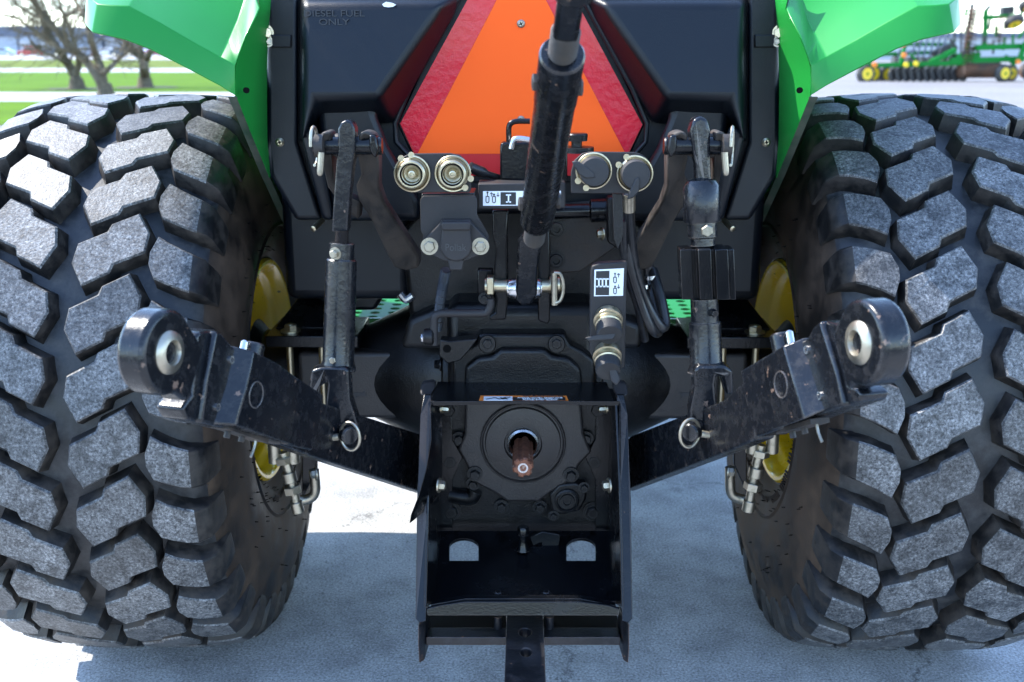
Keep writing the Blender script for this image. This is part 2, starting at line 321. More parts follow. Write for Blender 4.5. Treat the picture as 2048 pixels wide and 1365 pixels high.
# ---- tyres
CARC = [(0.0, 0.499), (0.06, 0.4985), (0.11, 0.4965), (0.155, 0.492), (0.185, 0.485), (0.203, 0.471), (0.213, 0.449), (0.220, 0.420), (0.227, 0.385), (0.231, 0.345), (0.229, 0.305), (0.220, 0.268), (0.207, 0.238), (0.196, 0.222), (0.187, 0.213), (0.179, 0.208), (0.171, 0.206)]
SARC = [0.0]
for (a, b), (c, d) in zip(CARC, CARC[1:]): SARC.append(SARC[-1] + math.hypot(c - a, d - b))
def prof(s):
    for i in range(len(SARC) - 1):
        if s <= SARC[i + 1] or i == len(SARC) - 2:
            t = (s - SARC[i]) / (SARC[i + 1] - SARC[i]); (a, b), (c, d) = CARC[i], CARC[i + 1]
            l = math.hypot(c - a, d - b); return a + (c - a) * t, b + (d - b) * t, -(d - b) / l, (c - a) / l
def lugpt(s, v, h, side=1):
    u, r, nu, nr = prof(s); u2 = u + nu * h; r2 = r + nr * h; a = v / R
    return V((side * u2, -r2 * math.cos(a), r2 * math.sin(a)))
LH = 0.031
MID = [(-.053, -.024), (-.034, -.060), (.004, -.040), (.008, -.027), (.050, -.007), (.053, .026), (.034, .060), (-.004, .040), (-.008, .027), (-.048, .007)]
def offs(poly, d):
    n = len(poly); out = []
    for i in range(n):
        a, b, c = V(poly[i - 1]).to_2d() if False else V((*poly[i - 1], 0)), V((*poly[i], 0)), V((*poly[(i + 1) % n], 0))
        e1 = (b - a).normalized(); e2 = (c - b).normalized(); n1 = V((e1.y, -e1.x, 0)); n2 = V((e2.y, -e2.x, 0)); nn = (n1 + n2)
        nn = nn / max(0.5, nn.dot(nn) / 2); out.append((b.x + nn.x * d, b.y + nn.y * d))
    return out
def mid_lug(side, jit=0.0):
    poly = [(u * 1.03 + 0.067, v * 1.06) for u, v in MID]; n = len(poly)
    base = offs(poly, 0.007); top = offs(poly, -0.0028)
    vs = [lugpt(u, v, -0.004, side) for u, v in base] + [lugpt(u, v, LH - 0.0032, side) for u, v in poly] + [lugpt(u, v, LH, side) for u, v in top]
    fs = []; fm = []
    for k in (0, 1):
        for i in range(n): fs.append((k * n + i, k * n + (i + 1) % n, (k + 1) * n + (i + 1) % n, (k + 1) * n + i)); fm.append(1 - k)
    fs.append(tuple(range(2 * n, 3 * n))); fm.append(0)
    return vs, fs, fm
def shoulder_lug(side):
    # (arc position, low v, high v, height)
    st = [(0.127, -.030, -.006, LH), (0.136, -.052, .020, LH), (0.152, -.059, .010, LH), (0.170, -.067, .000, LH), (0.186, -.071, -.006, LH * 0.97),
          (0.196, -.073, -.008, LH * 0.80), (0.208, -.074, -.010, LH * 0.50), (0.222, -.074, -.011, LH * 0.26), (0.240, -.072, -.014, LH * 0.12), (0.247, -.062, -.024, 0.0)]
    vs = []; fs = []; fm = []
    for s, lo, hi, h in st:
        e = 0.006 * min(1, h / 0.02); b = 0.0028 * min(1, h / .02)
        for v, hh in ((lo - e, -0.003), (lo, h - b), (lo + b, h), (hi - b, h), (hi, h - b), (hi + e, -0.003)): vs.append(lugpt(s, v, hh, side))
    for k in range(len(st) - 1):
        for j in range(5):
            fs.append((k * 6 + j, k * 6 + j + 1, (k + 1) * 6 + j + 1, (k + 1) * 6 + j)); fm.append(0 if j in (1, 2, 3) and k < 4 else 1)
    fs.append((0, 1, 2, 3, 4, 5)); fm.append(1)
    return vs, fs, fm
def lug_mesh(name, data):
    vs, fs, fm = data; me = bpy.data.meshes.new(name); me.from_pydata([tuple(v) for v in vs], [], fs)
    for mn in ('rubber_worn', 'rubber_lug_side'): me.materials.append(MATS[mn])
    for p, i in zip(me.polygons, fm): p.material_index = i
    bm = bmesh.new(); bm.from_mesh(me); bmesh.ops.recalc_face_normals(bm, faces=bm.faces); bm.to_mesh(me); bm.free()
    me.polygons.foreach_set('use_smooth', [True] * len(me.polygons)); me.set_sharp_from_angle(angle=rad(40)); return me
LUGS = {(k, s): lug_mesh('tread_block', (mid_lug if k == 'm' else shoulder_lug)(s)) for k in 'ms' for s in (1, -1)}
NL = 32
full = [(u, r) for u, r in CARC] ; section = [(-u, r) for u, r in reversed(CARC[1:])] + full
section += [(u, r) for u, r in ((0.165, 0.210), (0.15, 0.216))]; section = [(-0.15, 0.216), (-0.165, 0.210)] + section
def ring_lathe(sec, n, x0=0, closed=False, ph=0):
    mb = MB(); Rg = []
    for i in range(n):
        a = 2 * math.pi * i / n + ph; Rg.append([V((u, -r * math.cos(a), r * math.sin(a))) for u, r in sec])
    vs = [p for r in Rg for p in r]; k = len(sec); fs = []
    for i in range(n):
        j = (i + 1) % n
        for q in range(k - 1): fs.append((i * k + q, i * k + q + 1, j * k + q + 1, j * k + q))
    return mb.add(vs, fs)
def wheel(sign, rot, turned):
    mb = ring_lathe(section, 136)
    ty = mk('tyre', mb.v, mb.f, None, T, mats=['rubber_base', 'rubber_side'], smooth=60)
    for p in ty.data.polygons:
        c = p.center
        if abs(c.x) > 0.2: p.material_index = 1
    ty.location = (sign * XT, 0, R)
    if turned: ty.rotation_euler = (0, 0, math.pi)
    for i in range(NL):
        for key, off in ((('m', 1), 0), (('s', 1), 0.02), (('m', -1), 0.27), (('s', -1), 0.29)):
            o = bpy.data.objects.new('tread_block', LUGS[key]); COL.objects.link(o); o.parent = ty
            jr = random.uniform; o.rotation_euler = (-2 * math.pi * (i + off + rot) / NL + jr(-.004, .004), 0, 0); k_ = jr(.9955, 1.0015); o.scale = (1, k_, k_)
    # fine ridges and rubber hairs on the sidewalls
    for side in (1, -1):
        for s0 in (0.40,):
            rb = MB()
            u, r, nu, nr = prof(s0); rr = ring_lathe([(side * (u - nr * 0.004), r + nu * 0.004), (side * (u + nu * 0.004), r + nr * 0.004), (side * (u + nr * 0.004), r - nu * 0.004)], 96); rb.add(rr.v, rr.f)
            rb.build('sidewall_ridge', 'rubber_side', ty, smooth=60)
    hb = MB(); rng = random.Random(5 + sign)
    for k in range(150):
        s0 = rng.choice((0.30, 0.33, 0.37, 0.41, 0.43, 0.45)) + rng.uniform(-.006, .006); a = rng.uniform(0, 2 * math.pi); u, r, nu, nr = prof(s0)
        for side in (1, -1):
            c = V((side * (u + nu * .001), -(r + nr * .001) * math.cos(a), (r + nr * .001) * math.sin(a))); d = V((side * nu, -nr * math.cos(a), nr * math.sin(a)))
            hb.lathe(c, d, [(0, 0.0012), (0.006, 0.0006)], 5)
    hb.build('rubber_hairs', 'hole_black', ty)['kind'] = 'stuff'
    # raised size and maker lettering too worn to read: a broken band of raised bars
    lb = MB()
    for k in range(46):
        a = rad(200 + k * 2.1) ; 
        if k % 9 in (3, 4) or 20 < k < 25: continue
        u, r, nu, nr = prof(0.43)
        for side in (1, -1):
            c = V((side * (u + nu * .001), -r * math.cos(a), r * math.sin(a))); rd = V((0, -math.cos(a), math.sin(a))); tg = V((0, math.sin(a), math.cos(a)))
            lb.box(c, V((0.0012, 0, 0)), rd * 0.010 - V((side * 0.004, 0, 0)), tg * 0.0022)
    lb.build('raised_lettering', 'rubber_side', ty)['kind'] = 'stuff'
    # rim: inner side faces the tractor's middle (-sign in x)
    s = -sign
    RS = 0.80
    sec = [(s * u_, r_ * RS) for u_, r_ in ((0.196, 0.274), (0.201, 0.268), (0.200, 0.260), (0.192, 0.252), (0.176, 0.249), (0.170, 0.246), (0.166, 0.238), (0.158, 0.233), (0.090, 0.228), (0.078, 0.222), (0.070, 0.205), (0.060, 0.198),
           (0.0, 0.195), (-0.01, 0.19), (-0.02, 0.165), (-0.025, 0.13), (-0.015, 0.09), (-0.015, 0.0))]
    mb = ring_lathe(sec, 72); rim = mb.build('wheel_rim', 'yellow_paint', T, smooth=40); rim.location = (sign * XT, 0, R)
    sec2 = [(s * u_, r_ * RS) for u_, r_ in ((0.196, 0.274), (0.17, 0.262), (0.0, 0.25), (-0.17, 0.262), (-0.196, 0.276), (-0.2, 0.262), (-0.17, 0.245), (-0.06, 0.225), (-0.02, 0.165))]
    o2 = ring_lathe(sec2, 72).build('rim_barrel', 'yellow_paint', rim, smooth=40)
    hub = MB().lathe((s * 0.16, 0, 0), (-s, 0, 0), [(0, 0.06), (0.06, 0.07), (0.1, 0.09), (0.13, 0.095), (0.165, 0.095)], 28).build('hub', 'cast_black', rim, smooth=30)
    for k in range(8):
        a = 2 * math.pi * k / 8; bolt((s * -0.016, -0.108 * math.cos(a), 0.108 * math.sin(a)), (s, 0, 0), 0.012, 0.016, 'cast_black', rim, name='wheel_nut')
    return ty
wheel(-1, 0.284, False)
wheel(1, 0.24, True)

# ---- axle housings, transmission
def axle(sign):
    s = sign
    mb = MB().lathe((s * 0.10, 0.0, R), (s, 0, 0), [(0, 0.17), (0.045, 0.17), (0.046, 0.155), (0.075, 0.15), (0.14, 0.118), (0.20, 0.09), (0.40, 0.078), (0.42, 0.1)], 40)
    hb = mb.build('axle_housing', 'cast_black', T, bevel=0.002)
    # square outer casing seen beside the lift rod
    x0 = 0.205; x1 = 0.42
    cs = [V((s * x0, -0.10, R - 0.068)), V((s * x0, -0.10, R + 0.062)), V((s * x0, 0.08, R + 0.062)), V((s * x0, 0.08, R - 0.068))]
    MB().loft(cs, [p + V((s * (x1 - x0), 0, 0)) for p in cs]).build('casing', 'cast_brown', hb, bevel=0.008, seg=3)
    c = P(720, 790, -0.1) if s < 0 else P(M(720), 790, -0.1)
    ob = plate('maker_mark', roundrect(col_of(c) - 14, 782, col_of(c) + 14, 797, 4), -0.1012, 0.002, 'emboss_black', hb, bevel=0.0004)
    # flange bolts round the bell
    for k in range(9):
        a = rad(20 + k * 40); bolt((s * 0.148, -0.158 * math.cos(a), R + 0.158 * math.sin(a)), (s, 0, 0), 0.0085, 0.012, 'cast_black', hb)
    # bracket plate with U bolts, on top of the casing
    x = lambda v: v if s < 0 else M(v)
    br = MB().box((s * 0.385, -0.06, R + 0.092), (0.085, 0, 0), (0, 0.075, 0), (0, 0, 0.011)).build('bracket_plate', 'black_paint', T, bevel=0.002)
    A = [V((s * 0.33, -0.08, R + 0.1035)), V((s * 0.465, -0.08, R + 0.1035)), V((s * 0.44, 0.06, R + 0.1035)), V((s * 0.36, 0.06, R + 0.1035))]
    MB().loft(A, [V((s * 0.335, 0.0, R + .155)), V((s * 0.425, 0.0, R + .155)), V((s * 0.42, 0.05, R + .155)), V((s * 0.36, 0.05, R + .155))]).build('gusset', 'black_paint', br, bevel=0.002)
    for dx, dy, dz in ((0.43, -0.10, 0), (0.345, -0.10, 0), (0.40, 0.02, 0.051)):
        bolt((s * dx, dy, R + 0.1035 + dz), (0, 0, 1), 0.0125, 0.013, 'yellow_zinc', br)
    for dx in (0.432, 0.372):
        MB().lathe((s * dx, -0.108, R + 0.081), (0, 0, -1), [(0, 0.0065), (0.16, 0.0065)], 12).build('clamp_rod', 'yellow_zinc', br)
axle(-1); axle(1)
# main housing behind everything
tb = MB()
tb.box((0, 0.35, 0.56), (0.13, 0, 0), (0, 0.60, 0), (0, 0, 0.16))
trans = tb.build('transmission_housing', 'cast_black', T, bevel=0.02, seg=3)
ho = [(905, 772), (905, 720), (925, 700), (950, 690), (958, 668), (1130, 668), (1140, 690), (1165, 702), (1190, 722), (1190, 772)]
cov = plate('rear_cover', ho, -0.285, 0.1, 'cast_black', T, bevel=0.006, seg=3)
plate('cover_pad', [(928, 780), (930, 735), (955, 715), (985, 712), (1000, 698), (1090, 698), (1105, 712), (1138, 716), (1162, 738), (1166, 780)], -0.30, 0.05, 'cast_black', cov, bevel=0.008, seg=4)
for x, y in ((975, 687), (1113, 687)):
    MB().lathe(P(x, y, -0.285), REAR, [(0, 0.0145), (0.010, 0.0145), (0.012, 0.013)], 20).build('bolt_boss', 'cast_black', cov)
    bolt(P(x, y, -0.297), REAR, 0.0085, 0.007, 'cast_black', cov)
# upper shelf casting and top-link anchor block
MB().loft([P(800, 700, -0.20), P(815, 640, -0.2), P(880, 612, -0.2), P(1190, 612, -0.2), P(1285, 650, -.2), P(1285, 700, -.2)],
          [P(800, 700, -0.20) + V((0, .35, 0)), P(815, 640, -0.2) + V((0, .35, 0)), P(880, 612, -0.2) + V((0, .35, 0)), P(1190, 612, -0.2) + V((0, .35, 0)), P(1285, 650, -.2) + V((0, .35, 0)), P(1285, 700, -.2) + V((0, .35, 0))]).build('shelf_casting', 'cast_black', trans, bevel=0.012, seg=3)
plate('hitch_body', [(850, 400), (1240, 400), (1300, 470), (1290, 640), (820, 640), (800, 470)], -0.16, 0.3, 'cast_black', trans, bevel=0.01)
plate('side_lug', [(880, 680), (900, 683), (955, 678), (940, 700), (920, 722), (895, 728), (878, 712)], -0.31, 0.03, 'cast_black', cov, bevel=0.002)
MB().lathe(P(894, 698, -0.3105), REAR, [(-0.004, 0.0068), (0.0006, 0.0068)], 18).build('side_lug_hole', 'hole_black', cov)
# valve block with black bolts right of top link
vb = plate('hitch_bracket_plate', [(1098, 415), (1215, 405), (1240, 440), (1240, 490), (1160, 545), (1098, 548)], -0.27, 0.06, 'dusty_iron', T, bevel=0.003)
for x, y in ((1113, 457), (1112, 520)): bolt(P(x, y, -0.27), REAR, 0.011, 0.012, 'cast_black', vb, socket=True)
MB().lathe(P(1085, 425, -0.3), P(1235, 420, -0.3) - P(1085, 425, -0.3), [(0, 0.012), (0.075, 0.012), (0.078, 0.019), (0.105, 0.019), (0.106, 0.024), (0.125, 0.024)], 24).build('cross_shaft', 'black_paint', vb)
lk = plate('bell_crank', [(1215, 395), (1250, 395), (1250, 470), (1238, 500), (1215, 485)], -0.34, 0.03, 'cast_black', T, bevel=0.004, seg=3)
for x, y in ((1204, 468), (1249, 466)): bolt(P(x, y, -0.335), V((-1 if x < 1220 else 1, -.3, 0)), 0.007, 0.008, 'yellow_zinc', lk)

# ---- PTO face, shaft
pf = plate('pto_housing', [(872, 805), (1236, 805), (1236, 1080), (872, 1080)], -0.275, 0.08, 'cast_black', T, bevel=0.003)
octo = [(930, 800), (1162, 800), (1168, 868), (1184, 905), (1160, 930), (1140, 965), (1105, 985), (1078, 1005), (1015, 1005), (985, 985), (950, 968), (932, 930), (915, 900), (928, 868)]
pc = plate('pto_cover', octo, -0.297, 0.025, 'cast_brown', T, bevel=0.005, seg=3)
ctr = P(1046, 886, -0.297); k0 = mpp(-0.297) * 1.03
MB().lathe(ctr, REAR, [(-0.004, 86 * k0), (0.004, 85 * k0), (0.006, 83 * k0), (0.006, 82 * k0), (0.001, 79 * k0), (0.001, 76 * k0), (0.0065, 74 * k0), (0.008, 60 * k0), (0.009, 42 * k0), (0.009, 38 * k0), (0.003, 36 * k0), (0.003, 32 * k0)], 48).build('bearing_cap', 'cast_brown', pc, smooth=30)
MB().lathe(ctr, REAR, [(0.003, 33 * k0), (0.010, 32 * k0), (0.012, 28 * k0), (0.005, 24 * k0), (0.002, 24 * k0)], 36).build('seal_ring', 'steel', pc, smooth=30)
# splined shaft
pe = P(1046, 936, -0.40); n = 48; A = []; B = []; Cc = []
po = V((pe.x, -0.28, pe.z))
for i in range(n):
    a = 2 * math.pi * i / n; r = 0.0172 if (i % 8) < 5 else 0.0146
    for lst, yy, rr in ((A, -0.29, r), (B, -0.3985, r), (Cc, -0.4015, r - 0.0025)): lst.append(V((pe.x + rr * math.cos(a), yy, pe.z + rr * math.sin(a))))
sh = MB().rings([A, B, Cc]).build('pto_shaft', 'rusty_steel', T, smooth=30)
MB().lathe(pe + V((0, -0.0012, 0)), REAR, [(-0.0005, 0.0085), (0.0008, 0.0085), (0.0008, 0.0055), (-0.0002, 0.0055)], 20, cap=False).build('centre_bore', 'steel', sh)
MB().lathe(pe + V((0, -0.0012, 0)), REAR, [(-0.0005, 0.0055), (0.0002, 0.0055)], 20).build('centre_hole', 'hole_black', sh)
for x, y, r, yy in ((918, 878, .0085, -.283), (950, 948, .009, -.30), (946, 968, .008, -.29), (1172, 877, .0085, -.283), (1142, 950, .009, -.30), (1003, 1013, .0085, -.283), (1080, 1014, .0085, -.283),
                    (901, 921, .012, -.278), (1188, 921, .012, -.278), (903, 1022, .0115, -.278), (1185, 1023, .0115, -.278), (897, 818, .012, -.278), (1195, 818, .012, -.278)):
    bolt(P(x, y, yy), REAR, r, 0.011, 'cast_black', pf)
# small round side port at lower right of the housing
pt = plate('side_port', [(1098, 990), (1118, 970), (1150, 966), (1175, 975), (1172, 1000), (1160, 1022), (1130, 1030), (1105, 1028)], -0.30, 0.03, 'cast_black', T, bevel=0.004, seg=3)
MB().lathe(P(1134, 1000, -0.30), REAR, [(0, 0.021), (0.006, 0.021), (0.008, 0.018), (0.004, 0.016), (0.004, 0.013), (0.009, 0.012), (0.009, 0.007), (0.006, 0.006)], 28).build('port_plug', 'cast_black', pt, smooth=30)
for x, y in ((1168, 975), (1107, 1032)): bolt(P(x, y, -0.302), REAR, 0.0065, 0.008, 'cast_black', pt)
MB().tube([P(900, 990, -.28), P(940, 995, -.285), P(950, 980, -.285)], 0.014, 12).build('oil_pipe', 'cast_black', pf)

# ---- PTO shield
zt = P(1046, 803, -0.40).z
hwt = 187 * mpp(-0.40)
shp = [V((-hwt - 0.0, -0.40, zt)), V((hwt, -0.40, zt)), V((hwt - 0.004, -0.295, zt)), V((-hwt + 0.004, -0.295, zt))]
shield = MB().loft(shp, [p - V((0, 0, 0.004)) for p in shp]).build('pto_shield', 'black_paint', T, bevel=0.001)
plate('shield_lip', [(866, 803), (1240, 803), (1240, 812), (1046, 809), (866, 812)], -0.4015, 0.002, 'black_paint', shield, bevel=0.0005)
for s in (-1, 1):
    x = (lambda v: v) if s < 0 else (lambda v: 2 * 1048 - v)
    # inner side wall
    w = [P(x(866), 806, -0.40), P(x(874), 806, -0.29), P(x(884), 1075, -0.29), P(x(872), 1205, -0.48), P(x(853), 1215, -0.53), P(x(858), 1000, -0.46)]
    sp = MB().loft(w, [p + V((s * 0.004, 0, 0)) for p in w]).build('side_wall', 'black_paint', shield, bevel=0.001)
    plate3('side_flange', [(x(848), 790, -.37), (x(862), 790, -.37), (x(864), 830, -.40), (x(858), 1000, -.46), (x(852), 1215, -.53), (x(852), 1243, -.535), (x(838), 1246, -.535), (x(831), 1238, -.535), (x(834), 1000, -.46), (x(841), 830, -.4)], (0, 0.004, 0), 'black_paint', shield, bevel=0.001)
    plate3('corner_tab', [(x(838), 790, -.36), (x(842), 768, -.34), (x(868), 764, -.33), (x(872), 775, -.33), (x(862), 800, -.36)], (0, 0.02, 0), 'matte_plastic', shield, bevel=0.004)
    bolt(P(x(884), 818, -.39), V((-s, -.3, 0)), 0.005, 0.012, 'yellow_zinc', shield)
    bolt(P(x(878), 971, -.45), V((-s, -.2, 0)), 0.008, 0.01, 'zinc', shield)
    # mounting strip with bolts beside the housing
    plate('mount_strip', [(x(874), 810), (x(902), 810), (x(905), 880), (x(925), 915), (x(905), 960), (x(905), 1062), (x(874), 1062)], -0.288, 0.008, 'black_paint', shield, bevel=0.001)
# hinged side flap, bent outwards on the left; hanging straight on the right
fl = [[(861, 808, -.405), (884, 814, -.39)], [(862, 880, -.43), (884, 880, -.40)], [(852, 940, -.46), (885, 940, -.42)], [(838, 990, -.48), (882, 985, -.43)], [(822, 1030, -.50), (852, 1020, -.455)], [(819, 1047, -.505), (824, 1044, -.50)]]
vs = [P(*p) for r in fl for p in r]; vs2 = [p + V((0.0, 0.003, 0)) for p in vs]; n = len(fl)
mb = MB(); k = len(vs)
mb.add(vs + vs2, [(2 * i, 2 * i + 1, 2 * i + 3, 2 * i + 2) for i in range(n - 1)] + [(k + 2 * i, k + 2 * i + 2, k + 2 * i + 3, k + 2 * i + 1) for i in range(n - 1)] +
       [(2 * i, 2 * i + 2, k + 2 * i + 2, k + 2 * i) for i in range(n - 1)] + [(2 * i + 1, k + 2 * i + 1, k + 2 * i + 3, 2 * i + 3) for i in range(n - 1)] + [(0, k, k + 1, 1), (2 * n - 2, 2 * n - 1, k + 2 * n - 1, k + 2 * n - 2)])
mb.build('side_flap', 'black_paint', shield, smooth=50)
plate3('side_flap', [(1240, 808, -.405), (1222, 814, -.385), (1224, 1000, -.40), (1232, 1050, -.42), (1238, 1055, -.44), (1239, 980, -.45)], (0.002, 0.002, 0), 'black_paint', shield, bevel=0.0006)
# floor with two D-shaped holes
zf0 = P(1046, 1062, -0.30).z; zf1 = P(1046, 1203, -0.50).z
fo = V((0, -0.5, zf1)); fn = V((0, -(zf0 - zf1), 0.2)).normalized()
fn = V((0, 1, 0)).cross(V((1, 0, 0))) * -1; fdir = V((0, 0.20, zf0 - zf1)).normalized(); fn = V((1, 0, 0)).cross(fdir)
FP = lambda x, y: PN(x, y, fo, fn)
def dh(cx): return [FP(cx - 29, 1122), FP(cx - 29, 1094)] + [FP(cx - 29 * math.cos(math.pi * i / 10), 1094 - 17 * math.sin(math.pi * i / 10)) for i in range(1, 10)] + [FP(cx + 29, 1094), FP(cx + 29, 1122)]
holed([FP(872, 1062), FP(1226, 1062), FP(1240, 1203), FP(856, 1203)], [dh(928), dh(1162)], -fn * 0.005).build('shield_floor', 'black_paint', shield, smooth=20)
plate3('rear_lip', [(853, 1218, -.53), (880, 1211, -.53), (930, 1204, -.53), (1160, 1204, -.53), (1215, 1211, -.53), (1240, 1219, -.53), (1238, 1232, -.535), (855, 1232, -.535)], (0, 0.006, 0), 'black_paint', shield, bevel=0.001)
plate3('lip_edge', [(862, 1210, -.525), (930, 1198, -.525), (1160, 1198, -.525), (1232, 1212, -.525), (1232, 1216, -.525), (1160, 1203, -.525), (930, 1203, -.525), (862, 1215, -.525)], (0, 0.012, 0), 'black_paint', shield, bevel=0.0006)
for x in (996, 1093): bolt(FP(x, 1190), fn, 0.006, 0.006, 'black_paint', shield)
# hitch ball pin and latch on the floor
lt = plate3('drawbar_latch', [(1002, 1122, -.38), (1088, 1122, -.38), (1080, 1100, -.35), (1006, 1098, -.35)], (0, 0, -0.008), 'black_paint', T, bevel=0.001)
MB().lathe(P(1046, 1100, -0.36), (0, 0, 1), [(0, 0.012), (0.006, 0.010), (0.018, 0.006), (0.028, 0.0065), (0.029, 0.010), (0.040, 0.010), (0.043, 0.008)], 20).build('pin', 'black_paint', lt)
plate('latch_clip', [(1060, 1075), (1085, 1064), (1120, 1070), (1118, 1090), (1105, 1102), (1085, 1100), (1083, 1085), (1066, 1092)], -.345, 0.006, 'black_paint', lt, bevel=0.001)
# warning label on the shield top
def lab(p0, p1, p2, p3, mat, parent, name, up):
    A = [p0, p1, p2, p3]; return MB().loft([p + up for p in A], [p + up * 0.3 for p in A]).build(name, mat, parent, smooth=0)
ZP = lambda x, y: PN(x, y, V((0, 0, zt)), V((0, 0, 1)))
UPZ = V((0, 0, 0.0004))
lab(ZP(958, 802), ZP(1137, 802), ZP(1133, 792), ZP(961, 792), 'label_orange', shield, 'warning_label', UPZ)
lab(ZP(967, 802), ZP(1025, 802), ZP(1025, 794), ZP(968, 794), 'label_white', shield, 'warning_pictogram', UPZ * 2)
lab(ZP(1026, 802), ZP(1131, 802), ZP(1130, 795.6), ZP(1026, 795.6), 'label_black', shield, 'warning_text_panel', UPZ * 2)
yd = V((0, 1, 0)); xd = V((1, 0, 0))
text('warning_heading', 'WARNING', 0.0085, ZP(1086, 794) + UPZ * 3, xd, yd, 'label_black', shield, 0.0002, squash=1.6)
for i, s in enumerate(('AVOID INJURY FROM PTO', 'KEEP ALL SHIELDS IN', 'PLACE. STAY CLEAR')): text('warning_line', s, 0.0062, ZP(1080, 797.2 + i * 2.1) + UPZ * 3, xd, yd, 'label_white', shield, 0.0002, squash=1.0)
pic = MB()
for a, b in (((972, 800), (990, 797)), ((990, 797), (1000, 800)), ((1000, 800), (1012, 796)), ((1004, 800), (1020, 796)), ((1000, 797), (1016, 800))):
    p, q = ZP(*a) + UPZ * 3, ZP(*b) + UPZ * 3; d = (q - p).normalized(); sd = V((-d.y, d.x, 0)) * 0.0014; pic.loft([p - sd, q - sd, q + sd, p + sd], [v - UPZ * 0.5 for v in (p - sd, q - sd, q + sd, p + sd)])
pic.build('warning_figure', 'label_black', shield, smooth=0)

# ---- drawbar and its hanger
zd0 = P(1050, 1243, -0.44).z
dz = 0.255
DP = lambda x, y: PN(x, y, V((0, 0, dz)), V((0, 0, 1)))
hl = lambda cx, cy, rx, ry: [DP(cx + rx * math.cos(2 * math.pi * i / 20), cy + ry * math.sin(2 * math.pi * i / 20)) for i in range(20)]
x0 = DP(1011, 1290).x; x1 = DP(1089, 1290).x
db = holed([V((x0, -0.95, dz)), V((x1, -0.95, dz)), V((x1, -0.25, dz)), V((x0, -0.25, dz))], [hl(1050, 1265, 13, 9), hl(1052, 1305, 12, 9), hl(1054, 1395, 14, 10)], (0, 0, -0.028)).build('drawbar', 'drawbar_steel', T, smooth=20, bevel=0.0012)
hg = plate3('drawbar_hanger', [(852, 1275, -.50), (1240, 1275, -.50), (1240, 1291, -.50), (852, 1291, -.50)], (0, 0.03, 0), 'drawbar_steel', T, bevel=0.001)
plate3('hanger_gap_shade', [(862, 1215, -.37), (1232, 1215, -.37), (1240, 1272, -.49), (852, 1272, -.49)], (0, 0, -0.006), 'hole_black', hg, bevel=0.001)  # near black, painting the shade in the gap below the shield lip
for s in (-1, 1):
    x = (lambda v: v) if s < 0 else (lambda v: 2 * 1047.5 - v)
    plate3('hanger_end', [(x(836), 1250, -.515), (x(848), 1240, -.50), (x(852), 1300, -.50), (x(848), 1322, -.515), (x(838), 1328, -.52), (x(836), 1290, -.52)], (-s * 0.004, 0.05, 0), 'drawbar_steel', hg, bevel=0.002)
    MB().lathe(P(x(996), 1232, -.47), (0, 0, -1), [(0, 0.007), (0.035, 0.007)], 12).build('stop_pin', 'drawbar_steel', hg)

